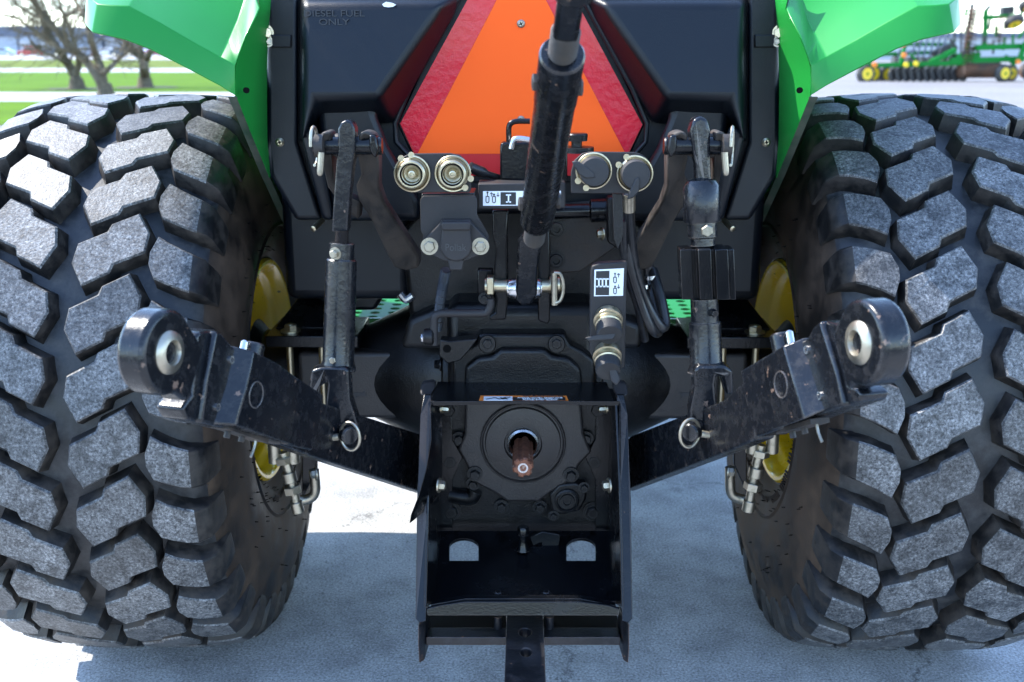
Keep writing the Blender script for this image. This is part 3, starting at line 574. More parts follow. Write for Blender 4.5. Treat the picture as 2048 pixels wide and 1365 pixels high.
# ---- fuel tank
def pl3(pts): return [P(*p) for p in pts]
tank = MB()
F0 = [(606, 16), (878, 16), (862, 44), (757, 196), (632, 198), (632, 300), (660, 440), (640, 440), (606, 282)]
B0 = [(600, -10), (920, -10), (912, 31), (792, 246), (640, 210), (640, 300), (668, 446), (642, 446), (599, 284)]
F1 = F0; B1 = B0
def tank_half(s):
    x = (lambda v: v) if s < 0 else M
    mb = MB()
    # raised shoulder panel
    fr = [(606, 8, -.298), (884, 8, -.298), (862, 44, -.306), (757, 196, -.340), (632, 198, -.340), (606, 282, -.345)]
    bk = [(598, -14, -.25), (928, -14, -.25), (913, 31, -.25), (790, 250, -.25), (640, 262, -.25), (598, 290, -.25)]
    mb.loft([P(x(a), b, c) for a, b, c in fr], [P(x(a), b, c) for a, b, c in bk])
    o = mb.build('tank_shoulder', 'tank_plastic', tk, bevel=0.010, seg=4, smooth=40)
    mb = MB()
    fr = [(630, 190, -.30), (760, 190, -.30), (752, 228, -.30), (778, 294, -.30), (840, 400, -.29), (840, 442, -.29), (662, 442, -.30)]
    mb.loft([P(x(a), b, c) for a, b, c in fr], [P(x(a), b, -.12) for a, b, c in fr])
    mb.build('tank_lower_panel', 'tank_plastic', tk, bevel=0.012, seg=3, smooth=40)
    fr = [(600, 262, -.325), (634, 250, -.325), (668, 440, -.31), (645, 440, -.31)]
    mb = MB().loft([P(x(a), b, c) for a, b, c in fr], [P(x(a), b, -.15) for a, b, c in fr]).build('tank_edge', 'tank_plastic', tk, bevel=0.008, seg=3, smooth=40)
    # outer flange strip
    fr = [(534, -30, -.262), (596, -30, -.262), (596, 285, -.262), (644, 440, -.262), (592, 440, -.262), (540, 350, -.262), (534, 290, -.262)]
    mb = MB().loft([P(x(a), b, c) for a, b, c in fr], [P(x(a), b, -.10) for a, b, c in fr]).build('tank_flange', 'tank_plastic', tk, bevel=0.007, seg=3, smooth=40)
    # strap bracket and bolts
    plate('strap_bracket', [(x(v), y) for v, y in ((530, 60), (545, 70), (582, 70), (582, 95), (540, 95), (530, 84))], -.268, .006, 'tank_plastic', tk, bevel=.0015)
    bolt(P(x(531), 66, -.270), V((-s * .5, -1, 0)), 0.0085, 0.011, 'yellow_zinc', tk)
    bolt(P(x(536), 84, -.270), V((-s * .5, -1, 0)), 0.0055, 0.008, 'zinc', tk)
    so = P(x(560), 285, -.262); sc = MB().lathe(so, REAR, [(-.001, 0.0072), (0.002, 0.0072), (0.0045, 0.004)], 18).build('screw', 'yellow_zinc', tk)
    cr = MB()
    for a in (0.3, 0.3 + math.pi / 2): cr.box(so + V((0, -0.0043, 0)), (0.0036 * math.cos(a), 0, 0.0036 * math.sin(a)), (-0.001 * math.sin(a), 0, 0.001 * math.cos(a)), (0, 0.0006, 0))
    cr.build('screw_cross', 'hole_black', sc)
    MB().lathe(P(x(633), 452, -.27), V((s * .3, -.9, -.3)), [(-.02, 0.005), (0.012, 0.005), (.013, .0035)], 14).build('drain_screw', 'yellow_zinc', tk)
tk = plate('fuel_tank', [(546, -60), (1546, -60), (1546, 280), (1450, 430), (642, 430), (546, 280)], -.235, 0.25, 'tank_plastic', T, bevel=0.01)
tank_half(-1); tank_half(1)
# molded rim round the emblem recess
rim_l = [(935, -40), (905, 20), (790, 247), (828, 322), (850, 366)]
for s in (-1, 1):
    MB().tube([P(a if s < 0 else 2084 - a, b, -.256) for a, b in rim_l], 0.0042, 10, sub=3).build('recess_rim', 'tank_plastic', tk)
plate('recess_floor', [(935, -60), (793, 247), (850, 366), (1234, 366), (1291, 247), (1150, -60)], -.238, .02, 'tank_plastic', tk, bevel=.003)
# moulded lettering
for s, (tx, ty) in (('DIESEL FUEL', (668, 28)), ('ONLY', (668, 45))):
    text('moulded_lettering', s, 0.0135, P(tx, ty, -.2980 - (ty - 8) * .000222 - .0009), xd, V((0, 0, 1)), 'emboss_black', tk, 0.0008, squash=1.3)
wmark = MB()  # small irregular white patch at the tank's top edge
A = [P(a_, b_, -.300) for a_, b_ in ((764, 9), (772, 4), (784, 6), (792, 10), (786, 14), (776, 15), (768, 14))]; wmark.loft(A, [q_ + V((0, .006, 0)) for q_ in A]); wmark.build('white_mark', 'label_white', tk)

# ---- slow vehicle emblem
sy = -.2455
def hexa(k): return None
e_out = [(800, 248), (935, 0), (1008, -134), (1076, -134), (1151, 0), (1285, 250), (1236, 352), (848, 352)]
emb = plate('slow_vehicle_emblem', e_out, sy, 0.003, 'smv_red_plain', T, bevel=0.0005)
plate('red_reflective_border', [(800, 248), (935, 0), (1008, -134), (1020, -134), (993, 0), (834, 309)], sy - .0008, .0006, 'smv_red', emb, bevel=0)
plate('red_reflective_border', [(1285, 250), (1151, 0), (1076, -134), (1064, -134), (1092, 0), (1252, 309)], sy - .0008, .0006, 'smv_red', emb, bevel=0)
plate('orange_triangle', [(835, 308), (993.5, 0), (1043, -96), (1091.5, 0), (1251, 308)], sy - .0010, .0006, 'smv_orange', emb, bevel=0)
for x, y in ((1042, 48), (1042, 240)):
    so = P(x, y, sy - .001); sc = MB().lathe(so, REAR, [(0, 0.0066), (0.0015, 0.0064), (0.0035, 0.004)], 18).build('screw', 'zinc', emb)
    cr = MB()
    for a in (0.5, 0.5 + math.pi / 2): cr.box(so + V((0, -0.0036, 0)), (0.0033 * math.cos(a), 0, 0.0033 * math.sin(a)), (-0.0008 * math.sin(a), 0, 0.0008 * math.cos(a)), (0, 0.0005, 0))
    cr.build('screw_cross', 'hole_black', sc)

# ---- fenders
def fender(s):
    x = (lambda v: v) if s < 0 else M
    L_ = [(472, 192, -0.395), (440, 172, -0.400), (380, 140, -0.410), (300, 99, -0.424), (250, 80, -0.432), (215, 72, -0.435), (186, 66, -0.428), (174, 52, -0.400), (172, 44, -0.360)]
    U_ = [(471, 133, -0.395), (440, 116, -0.388), (380, 83, -0.394), (318, 47, -0.404), (257, 14, -0.412), (222, 13, -0.415), (196, 10, -0.410), (178, -4, -0.385), (176, -10, -0.350)]
    T_ = [(520, 18, -.325), (500, -30, -.25), (460, -90, -.20), (400, -130, -.17), (330, -140, -.16), (290, -135, -.17), (250, -120, -.19), (225, -110, -.2), (215, -110, -.2)]
    l = [P(x(a), b, c) for a, b, c in L_]; u = [P(x(a), b, c) for a, b, c in U_]; tp = [P(x(a), b, c) for a, b, c in T_]
    # soft concave step between crease and top
    mids = []
    for f_, c0, dy in ((0.22, (478, 112, -.393), .012), (0.5, (492, 75, -.380), .018), (0.8, (512, 36, -.350), .010)):
        mids.append([P(x(c0[0]), c0[1], c0[2])] + [u[i].lerp(tp[i], f_) + V((0, dy, 0.0)) for i in range(1, len(u))])
    tp2 = [V((p.x, 0.42, p.z + 0.03)) for p in tp]; lo2 = [V((p.x, 0.62, 0.80)) for p in tp]
    rows = [l, u] + mids + [tp, tp2, lo2]; n = len(l); vs = [p for r in rows for p in r]; fs = [(r * n + i, r * n + i + 1, (r + 1) * n + i + 1, (r + 1) * n + i) for r in range(len(rows) - 1) for i in range(n - 1)]
    o = mk('fender', vs, fs, 'green_paint', T, smooth=30)
    so = o.modifiers.new('thick', 'SOLIDIFY'); so.thickness = 0.004; so.offset = 0
    bv = o.modifiers.new('bevel', 'BEVEL'); bv.width = 0.008; bv.segments = 3; bv.limit_method = 'ANGLE'; bv.angle_limit = rad(22)
    # inner return panel between skirt and tank
    A_ = [(505, -60, -.285), (521, 18, -.327), (512, 36, -.352), (492, 75, -.382), (478, 112, -.395), (471, 135, -.397), (470, 165, -.397), (472, 192, -.397), (500, 262, -.335), (538, 354, -.275)]
    B_ = [(548, -60, -.262), (542, 0, -.266), (540, 30, -.268), (536, 70, -.270), (535, 110, -.270), (534, 140, -.270), (534, 170, -.270), (534, 210, -.268), (535, 280, -.266), (541, 356, -.262)]
    a = [P(x(p), q, r) for p, q, r in A_]; b = [P(x(p), q, r) for p, q, r in B_]; md = [p.lerp(q, 0.5) + V((0, -.006, 0)) for p, q in zip(a, b)]; n = len(a)
    mk('return_panel', a + md + b, [(r * n + i, r * n + i + 1, (r + 1) * n + i + 1, (r + 1) * n + i) for r in range(2) for i in range(n - 1)], 'green_paint', o, smooth=50)
    MB().lathe(P(x(478), 181, -.388) + V((-s * .012, -.003, 0)), V((-s * .5, -1, 0)), [(-.004, .0045), (.0004, .0045)], 16).build('panel_hole', 'hole_black', o)
    # inner wall, with its pale cut edge towards the rear
    XW = s * 0.436
    e = [P(x(473), 194, -.393), PX(x(538), 354, XW), PX(x(595), 480, XW), PX(x(650), 600, XW), PX(x(662), 640, XW)]
    poly = e + [V((XW, 0.75, e[-1].z)), V((XW, 0.75, 1.18)), V((XW, -.12, 1.18)), V((XW, -.27, e[0].z + .02))]
    MB().loft(poly, [p + V((s * 0.004, 0, 0)) for p in poly]).build('inner_wall', 'green_paint', o, bevel=0.0005)
    mb = MB(); ed = [p + V((0, -0.002, 0)) for p in e]
    for p, q in zip(ed, ed[1:]):
        mb.loft([p + V((s * .012, 0, 0)), p - V((s * 0.001, 0, 0)), q - V((s * 0.001, 0, 0)), q + V((s * .012, 0, 0))], [v + V((0, 0.008, 0)) for v in (p + V((s * .012, 0, 0)), p - V((s * 0.001, 0, 0)), q - V((s * 0.001, 0, 0)), q + V((s * .012, 0, 0)))])
    mb.build('edge_strip', 'green_edge', o)
fender(-1); fender(1)
# dark boxes added behind the tank, widened to block sun and reflections
for s in (-1, 1):
    aabox(min(s * 0.20, s * 0.428), max(s * 0.20, s * 0.428), -0.14, 0.6, 0.70, 1.05).build('side_box', 'tank_plastic', T, bevel=0.02, seg=3)
for s in (-1, 1):
    x = (lambda v: v) if s < 0 else M
    lo_ = 622 if s < 0 else 598
    plate('battery_box', [(x(640), 430), (x(766), 430), (x(764), lo_ - 22), (x(750), lo_), (x(640), lo_ + 2)], -.02, .10, 'tank_plastic', T, bevel=.008, seg=3)
# perforated green steps either side
for s in (-1, 1):
    z = 0.50; o0 = [V((s * .20, .52, z)), V((s * .62, .52, z)), V((s * .62, 1.0, z)), V((s * .20, 1.0, z))]
    hs = []
    for i in range(9):
        for j in range(10):
            c = V((s * (.235 + .045 * i), .55 + .045 * j, z)); hs.append([c + V((.013 * math.cos(2 * math.pi * k / 10), .013 * math.sin(2 * math.pi * k / 10), 0)) for k in range(10)])
    st = holed(o0, hs, (0, 0, -.004)).build('perforated_step', 'imp_green', T, smooth=20)
    aabox(min(s * .2, s * .62), max(s * .2, s * .62), .512, .52, z - .045, z + .006).build('step_lip', 'green_paint', st, bevel=.001)

# ---- rockshaft lift arms
def lift_arm(s):
    x = (lambda v: v) if s < 0 else M
    inner = [(716, 268, -.53), (730, 262, -.53), (748, 268, -.52), (757, 300, -.51), (757, 372, -.47), (768, 405, -.43), (800, 455, -.38), (838, 512, -.33), (838, 536, -.32), (812, 542, -.32), (788, 536, -.33), (772, 505, -.36), (742, 440, -.40), (716, 400, -.44), (712, 372, -.47), (722, 350, -.48), (716, 320, -.51)]
    o = plate3('lift_arm', [(x(a), b, c) for a, b, c in inner], (s * 0.0, 0.045, 0.0), 'dusty_iron', T, bevel=0.005, seg=3)
    outer = [(640, 268, -.53), (652, 262, -.53), (662, 266, -.53), (664, 320, -.51), (668, 360, -.48), (690, 390, -.45), (720, 405, -.44), (716, 440, -.40), (690, 420, -.44), (655, 375, -.48), (645, 330, -.51)]
    plate3('fork_prong', [(x(a), b, c) for a, b, c in outer], (0, 0.045, 0), 'dusty_iron', o, bevel=0.005, seg=3)
    a, b = P(x(636), 292, -.515), P(x(756), 292, -.515)
    MB().lathe(a, b - a, [(-0.006, 0.0125), ((b - a).length + 0.004, 0.0125), ((b - a).length + 0.006, 0.011)], 20).build('pin', 'black_paint', o)
    plate('pin_head', [(x(738), 270), (x(752), 272), (x(757), 300), (x(750), 318), (x(738), 300)], -.535, .02, 'black_paint', o, bevel=.003)
    # linch pin: ring and tapered peg
    c = P(x(636), 292, -.53); ring = [c + V((0.003 * math.cos(t), -0.006 + 0.010 * math.cos(t), 0.026 * math.sin(t))) + V((s * 0.004, 0, 0)) for t in [rad(-100 + 20 * k) for k in range(15)]]
    MB().tube(ring, 0.0022, 8, sub=2).build('linch_ring', 'zinc', o)
    a = P(x(643), 305, -.545); b = P(x(640), 352, -.545); MB().tube([a, a.lerp(b, .8), b], lambda t: 0.0045 - 0.002 * max(0, t - .7) / .3, 10, sub=2).build('linch_peg', 'zinc', o)
    MB().lathe(P(x(648), 292, -.53), V((s, 0, 0)), [(0, .016), (.012, .016)], 18).build('spacer', 'dusty_iron', o)
lift_arm(-1); lift_arm(1)

# ---- lower links
def lower_link(s):
    x = (lambda v: v) if s < 0 else (lambda v: v)
    Bp, Ap = (P(312, 703, -.95), P(862, 938, -.22)) if s < 0 else (P(1746, 684, -.95), P(1236, 938, -.22))
    d = (Bp - Ap).normalized(); side = V((-s * d.y * -1, 0, 0))
    inn = d.cross(V((0, 0, 1))).normalized(); inn = inn if inn.x * -s > 0 else -inn      # towards tractor middle
    upv = inn.cross(d); upv = upv if upv.z > 0 else -upv
    def Q(px_, py_, off): return PN(px_, py_, Bp + inn * off, inn)
    def slab(name, pts, off, th, mat, par, bevel=.003, **k):
        A = [Q(a, b, off) for a, b in pts]; return MB().loft(A, [p - inn * th for p in A]).build(name, mat, par, bevel=bevel, **k)
    def ramp_block(fr, bk):
        A = [Q(a, b, .029) for a, b in fr]; B = [Q(a, b, .008) for a, b in bk]; C_ = [p - inn * .045 for p in B]
        return MB().rings([A, B, C_]).build('sleeve_block', 'arm_paint', sl, bevel=.002)
    if s < 0:
        bar = slab('lower_link', [(640, 805), (845, 870), (905, 925), (860, 990), (640, 918), (560, 890), (560, 775)], .012, .028, 'arm_paint', T, .003)
        sleeve = [(430, 663), (452, 668), (470, 690), (505, 702), (550, 722), (600, 760), (598, 810), (580, 888), (480, 862), (400, 832), (395, 846), (385, 845)]
        sl = slab('telescopic_sleeve', [(432, 662), (446, 668), (464, 692), (552, 735), (598, 762), (582, 890), (470, 862), (402, 846), (413, 760)], .011, .040, 'arm_paint', bar, .004, seg=3)
        slab('sleeve_step', [(555, 728), (648, 790), (640, 850), (625, 902), (575, 890), (582, 820)], .021, .042, 'arm_paint', bar, .003)
        ramp_block([(508, 703), (552, 726), (597, 760), (582, 889), (472, 851), (492, 780)], [(464, 692), (552, 727), (598, 761), (582, 890), (420, 847), (446, 770)])
        slab('sleeve_mouth', [(394, 672), (400, 664), (434, 660), (466, 692), (440, 852), (402, 848), (374, 840), (364, 820), (372, 806), (385, 790)], .004, .034, 'arm_paint', sl, .004, seg=3)
        eye_t = [(410, 700), (375, 800)]; eye = [(345, 668), (412, 700), (378, 806), (300, 780)]
        holes = ((462, 720), (434, 815)); ringc = (512, 790); btn = (507, 697); tg = ((440, 852), (520, 880))
    else:
        bar = slab('lower_link', [(1450, 800), (1262, 872), (1200, 925), (1240, 985), (1450, 905), (1510, 880), (1510, 740)], .012, .028, 'arm_paint', T, .003)
        sl = slab('telescopic_sleeve', [(1640, 641), (1625, 655), (1612, 678), (1525, 720), (1532, 770), (1556, 856), (1660, 822), (1687, 812), (1672, 740)], .011, .040, 'arm_paint', bar, .004, seg=3)
        slab('sleeve_step', [(1530, 712), (1480, 742), (1490, 800), (1512, 875), (1562, 858), (1545, 800)], .021, .042, 'arm_paint', bar, .003)
        ramp_block([(1566, 692), (1526, 718), (1531, 770), (1557, 857), (1608, 839), (1586, 760)], [(1608, 676), (1525, 718), (1530, 770), (1556, 858), (1656, 818), (1632, 750)])
        slab('sleeve_mouth', [(1696, 660), (1690, 651), (1650, 641), (1620, 668), (1650, 822), (1690, 813), (1718, 804), (1724, 790), (1714, 778), (1696, 770)], .004, .034, 'arm_paint', sl, .004, seg=3)
        eye = [(1720, 640), (1662, 672), (1692, 782), (1790, 752)]
        holes = ((1614, 700), (1640, 792)); ringc = (1562, 770); btn = (1562, 678); tg = ((1570, 862), (1640, 842))
    # draft eye: flat bar running into a round eye
    ec = Bp + inn * 0.0; er = 0.0455; et = 0.0165
    n = 28; A = []
    a0 = Q(*eye[1], et); a1 = Q(*eye[2], et)
    def loc(p): q = p - Bp; return q.dot(d), q.dot(upv)
    t0, v0 = loc(a0); t1, v1 = loc(a1)
    poly = [(t0, v0)]
    for k in range(n + 1):
        a = rad(125 - 250 * k / n); poly.append((er * math.cos(a), er * math.sin(a)))
    poly += [(t1, v1)]
    ext = 0.0
    A = [Bp + d * t + upv * v + inn * et for t, v in poly]
    ey = MB().loft(A, [p - inn * (2 * et) for p in A]).build('link_eye', 'arm_paint', bar, bevel=.006, seg=3)
    MB().lathe(Bp - inn * 0.021, inn, [(0, .019), (0.0, .021), (.006, .0245), (.034, .0245), (.040, .0225), (.0425, .0135), (.038, .0112), (.004, .0112)], 32, cap=False).build('ball_joint', 'zinc', ey, smooth=60)
    MB().lathe(Bp - inn * 0.012, inn, [(0, .0118), (.012, .0118)], 20).build('ball_bore', 'dusty_iron', ey)
    for h in holes:
        c = Q(*h, .0115); MB().lathe(c, inn, [(-.002, .0048), (.0016, .0048), (.0016, .0032), (-.001, .003)], 16).build('spring_pin', 'steel', sl)
    c = Q(*ringc, .0292)
    tor = [c + (d * math.cos(t) * 1.0 + upv * math.sin(t) * 1.0) * 0.0155 for t in [2 * math.pi * k / 24 for k in range(25)]]
    MB().tube(tor, .0012, 6, sub=1).build('cast_ring', 'arm_paint', sl)
    c = Q(*btn, -.002); MB().lathe(c - upv * .02, upv, [(0, .013), (.024, .013), (.026, .0115)], 24).build('release_button', 'arm_paint', sl)
    MB().lathe(c - upv * .02 + d * .022, upv, [(0, .005), (.022, .005), (.024, .003)], 12).build('grease_fitting', 'steel', sl)
    # latch strip hanging under the sleeve
    a, b = Q(*tg[0], .004), Q(*tg[1], .004); mb = MB().box((a + b) / 2, (b - a) / 2, inn * .012, upv * .003)
    mb.lathe(a.lerp(b, .2) - upv * .003, -upv, [(0, .004), (.008, .004)], 8); mb.lathe(a.lerp(b, .55) - upv * .003, -upv, [(0, .004), (.007, .004)], 8)
    mb.build('latch_strip', 'dusty_iron', sl)
    a = a.lerp(b, .9); MB().tube([a, a - upv * .012, a - upv * .024 + d * .004], .0018, 8, sub=2).build('split_pin', 'zinc', sl)
    # stabiliser turnbuckle under the arm
    if s < 0: p = [(566, 905), (577, 940), (588, 985), (596, 1020)]; yk = ((548, 900), (586, 900)); pv = (624, 960); Ys = -.34
    else: p = [(1523, 890), (1513, 930), (1504, 975), (1496, 1018)]; yk = ((1506, 880), (1546, 880)); pv = (1458, 950); Ys = -.34
    q = [P(a, b, Ys + .0 * i) for i, (a, b) in enumerate(p)]
    tb = MB().tube([q[0], q[1]], .0085, 12).tube([q[1], q[2], q[3]], .0075, 12, sub=2).build('stabiliser_turnbuckle', 'zinc', T)
    for i, (t, r, h) in enumerate(((0.12, .017, .012), (0.42, .0125, .018), (0.64, .0155, .014), (0.95, .0105, .02))):
        c = q[0].lerp(q[3], t); MB().lathe(c, q[3] - q[0], [(-h / 2, r * .9), (-h / 2 + .001, r), (h / 2 - .001, r), (h / 2, r * .9)], 6 if i in (0, 2) else 16).build('lock_nut', 'zinc', tb, smooth=25)
    for y_ in yk:
        a = P(y_[0], y_[1] - 15, Ys); b = P(y_[0] + (2 if s < 0 else -2), y_[1] + 25, Ys); MB().lathe(a, b - a, [(0, .0105), ((b - a).length, .0105)], 14).build('yoke_arm', 'zinc', tb)
    # swing plate to the axle
    c0 = P(*pv, -.2)
    sw = MB()
    pts = ([(604, 880), (634, 880), (634, 940), (604, 1000)] if s < 0 else [(1466, 870), (1494, 870), (1494, 990), (1468, 930)])
    A = [P(a, b, -.22) for a, b in pts]; sw.loft(A, [v + V((0, .012, 0)) for v in A]).build('stabiliser_plate', 'black_paint', tb, bevel=.002)
    hk = ([(628, 940), (630, 985), (612, 1000), (585, 998)] if s < 0 else [(1460, 935), (1462, 985), (1480, 998), (1502, 1000)])
    MB().tube([P(a, b, -.25) for a, b in hk], .009, 12, sub=5).build('hook_rod', 'zinc', tb)
    bolt(P(632, 948, -.26) if s < 0 else P(1458, 944, -.26), V((-s * -1.0, -.4, 0)), .008, .01, 'zinc', tb)
    return bar, Bp, Ap, d, inn, upv
LL = lower_link(-1); LR = lower_link(1)

# ---- lift rods
def on_link(link, colx):
    bar, Bp, Ap, d, inn, upv = link; lo, hi = 0.0, 1.0
    for _ in range(40):
        m_ = (lo + hi) / 2; c = col_of(Bp.lerp(Ap, m_)); c0 = col_of(Bp)
        if (c - colx) * (c0 - colx) > 0: lo = m_
        else: hi = m_
    return Bp.lerp(Ap, lo)
def tp(top, bot, y):                                   # point on the rod at photo row y
    lo, hi = 0.0, 1.3
    for _ in range(40):
        m_ = (lo + hi) / 2; p_ = top.lerp(bot, m_); dd = p_ - CAM; yy = 682.5 - F * dd.dot(UP) / dd.dot(FWD)
        if yy < y: lo = m_
        else: hi = m_
    return top.lerp(bot, lo)
def clevis(rod, yt, yb, xs, Ytop, Ybot, hole_x, mir):
    pass
# left rod
bot = on_link(LL, 686); yb = bot.y - 0.012
top = P(690, 292, -.52); bot = P(672, 868, yb)
dirL = (bot - top).normalized()
eye = plate3('lift_rod', [(676, 258, -.535), (681, 246, -.535), (692, 240, -.535), (704, 245, -.535), (710, 258, -.535), (710, 300, -.535), (704, 345, -.535), (699, 400, -.535), (695, 466, -.535), (663, 466, -.535), (667, 400, -.535), (671, 345, -.535), (675, 300, -.535)], (0, .03, 0), 'arm_paint', T, bevel=.003, seg=3)
rodL = eye
MB().lathe(P(662, 292, -.505), (1, 0, 0), [(0, .013), (.008, .017), (.034, .017), (.042, .013)], 24).build('eye_ball', 'dusty_iron', rodL)
th = MB(); p0, p1 = tp(top, bot, 462), tp(top, bot, 492); ln = (p1 - p0).length; pr = []
for k in range(11): pr += [(ln * k / 10.5, .0105), (ln * (k + .5) / 10.5, .0088)]
th.lathe(p0, p1 - p0, pr, 20).build('thread', 'black_paint', rodL, smooth=20)
p0, p1, p2 = tp(top, bot, 486), tp(top, bot, 518), tp(top, bot, 738)
MB().lathe(p0, p1 - p0, [(0, .0165), (.001, .0178), ((p1 - p0).length + .002, .0178)], 24).build('collar', 'arm_paint', rodL)
l2 = (p2 - p1).length
MB().lathe(p1, p2 - p1, [(0, .020), (.002, .0218), (l2 * .55, .0225), (l2 - .012, .0225), (l2, .026), (l2 + .004, .024)], 32).build('rod_tube', 'arm_paint', rodL)
bolt(tp(top, bot, 503) + V((-.006, -.0175, 0)), V((-.3, -1, 0)), .006, .008, 'zinc', rodL)
bolt(tp(top, bot, 712) + V((-.004, -.022, 0)), V((-.2, -1, 0)), .005, .004, 'zinc', rodL, washer=False)
cl = plate3('clevis', [(622, 742, yb - .02), (642, 736, yb - .02), (690, 736, yb - .02), (698, 742, yb - .02), (700, 800, yb - .02), (716, 850, yb - .02), (712, 880, yb - .02), (690, 893, yb - .02), (660, 888, yb - .02), (648, 860, yb - .02), (652, 800, yb - .02), (655, 770, yb - .02), (648, 752, yb - .02), (640, 770, yb - .02), (634, 790, yb - .01), (616, 790, yb - .01)], (0, .03, 0), 'arm_paint', rodL, bevel=.004, seg=3)
def retain(parent, c, s, r=26):
    k = mpp(c.y)
    MB().lathe(c, V((s * .55, -.8, 0)), [(-.02, .013), (.01, .013), (.012, .011)], 20).build('pin', 'arm_paint', parent)
    ring = [c + V((s * .006, -.010, 0)) + V((math.cos(t) * 0.8, -.3 * math.cos(t) * s, math.sin(t) * 1.15)) * (r * k) for t in [2 * math.pi * q / 24 for q in range(25)]]
    MB().tube(ring, .0024, 8, sub=1).build('linch_ring', 'zinc', parent)
    a = c + V((-s * .01, -.012, 0)); MB().tube([a, a + V((-s * .022, 0, -.004)), a + V((-s * .034, .002, -.006))], lambda t: .0052 - .002 * t, 10, sub=2).build('linch_peg', 'zinc', parent)
retain(cl, P(694, 868, yb - .03), 1)
# right rod: levelling turnbuckle
botR = on_link(LR, 1402); ybr = botR.y - .012
topR = P(1400, 292, -.52); botR = P(1416, 868, ybr)
rodR = plate3('lift_rod', [(1380, 262, -.53), (1386, 240, -.53), (1402, 232, -.53), (1416, 240, -.53), (1421, 262, -.53), (1422, 330, -.53), (1424, 372, -.53), (1422, 405, -.538), (1394, 405, -.538), (1392, 330, -.53), (1384, 300, -.53)], (0, .03, 0), 'arm_paint', T, bevel=.005, seg=3)
MB().lathe(P(1376, 292, -.505), (1, 0, 0), [(0, .013), (.008, .017), (.034, .017), (.042, .013)], 24).build('eye_ball', 'dusty_iron', rodR)
p0, p1 = tp(topR, botR, 356), tp(topR, botR, 446); ln = (p1 - p0).length
MB().lathe(p0, p1 - p0, [(0, .008), (.004, .020), (.012, .0252), (ln - .003, .0258), (ln, .024)], 32).build('ratchet_body', 'arm_paint', rodR)
p0, p1 = tp(topR, botR, 446), tp(topR, botR, 492); ln = (p1 - p0).length
MB().lathe(p0, p1 - p0, [(0, .0205), (ln - .012, .0205), (ln - .010, .017), (ln, .017)], 28).build('collar', 'arm_paint', rodR)
bolt(P(1413, 461, p0.y - .022), REAR, .0085, .008, 'zinc', rodR, washer=False)
yk = tp(topR, botR, 545).y
fin = [(1360, 502), (1384, 500), (1386, 508), (1394, 508), (1396, 500), (1420, 498), (1423, 506), (1428, 506), (1430, 497), (1456, 496), (1466, 495), (1470, 596), (1428, 600), (1372, 601), (1364, 600)]
hs = MB()
for (xa, xb, yo) in ((1360, 1384, .008), (1382, 1396, .016), (1396, 1422, -.004), (1422, 1430, .012), (1430, 1456, -.002), (1456, 1468, .006)):
    sk = 4; A = [P(xa, 500, yk - .024 + yo), P(xb, 499, yk - .024 + yo), P(xb + sk, 600, yk - .024 + yo), P(xa + sk, 600, yk - .024 + yo)]; hs.loft(A, [p_ + V((0, .04 - yo, 0)) for p_ in A])
hs.build('turn_sleeve', 'black_paint', rodR, bevel=.001)
p0, p1, p2 = tp(topR, botR, 598), tp(topR, botR, 644), tp(topR, botR, 738); l1 = (p1 - p0).length; l2 = (p2 - p1).length
MB().lathe(p0, p1 - p0, [(0, .0195), (l1, .0195), (l1 + .001, .0225), (l1 + l2 - .006, .023), (l1 + l2 + .004, .027)], 32).build('rod_tube', 'arm_paint', rodR)
bolt(p0.lerp(p1, .45) + V((.008, -.019, 0)), V((.3, -1, 0)), .0055, .010, 'black_paint', rodR, washer=False)
Yc = ybr - .02
clr = plate3('clevis', [(1388, 742, Yc), (1396, 732, Yc), (1450, 732, Yc), (1466, 744, Yc), (1468, 790, Yc + .01), (1452, 790, Yc + .01), (1444, 755, Yc), (1432, 752, Yc), (1430, 770, Yc), (1434, 830, Yc), (1436, 872, Yc), (1424, 884, Yc), (1398, 878, Yc), (1380, 850, Yc), (1380, 820, Yc), (1388, 780, Yc)], (0, .03, 0), 'arm_paint', rodR, bevel=.004, seg=3)
for i, s_ in enumerate(('SHTA8', '3C', 'VAXA')): text('stamped_number', s_, .0085, P(1397, 750 + 13 * i, Yc - .0006), xd, V((0, 0, 1)), 'matte_plastic', clr, .0004)
retain(clr, P(1386, 862, Yc - .01), -1)

# ---- top link
t0 = P(1051, 590, -.37); t1 = P(1146, -30, -1.00)
ax = (t1 - t0).normalized()
def on_tl(y, Ya=-.41, Yb=-.86): return tp(t0, t0 + (t1 - t0) * 1.0, y)
def tlp(y):
    lo, hi = 0.0, 1.2
    for _ in range(40):
        m_ = (lo + hi) / 2; p_ = t0.lerp(t1, m_); dd = p_ - CAM; yy = 682.5 - F * dd.dot(UP) / dd.dot(FWD)
        if yy > y: lo = m_
        else: hi = m_
    return t0.lerp(t1, lo)
a, b = tlp(448), tlp(108); ln = (b - a).length; kr = mpp(a.y) * 32.5
toplink = MB().lathe(a, b - a, [(-.004, kr * .62), (.004, kr * .9), (.012, kr), (ln * .78, kr), (ln * .785, kr * 1.04), (ln - .003, kr * 1.04), (ln, kr * .96), (ln + .0005, kr * .7)], 40).build('top_link', 'arm_paint', T, smooth=30)
for yy, sgn in ((165, -1), (175, 1), (408, -1), (402, 1)):
    c = tlp(yy); bolt(c + V((sgn * kr * .97, 0, 0)), V((sgn, -.1, 0)), .010, .005, 'dusty_iron', toplink, washer=False)
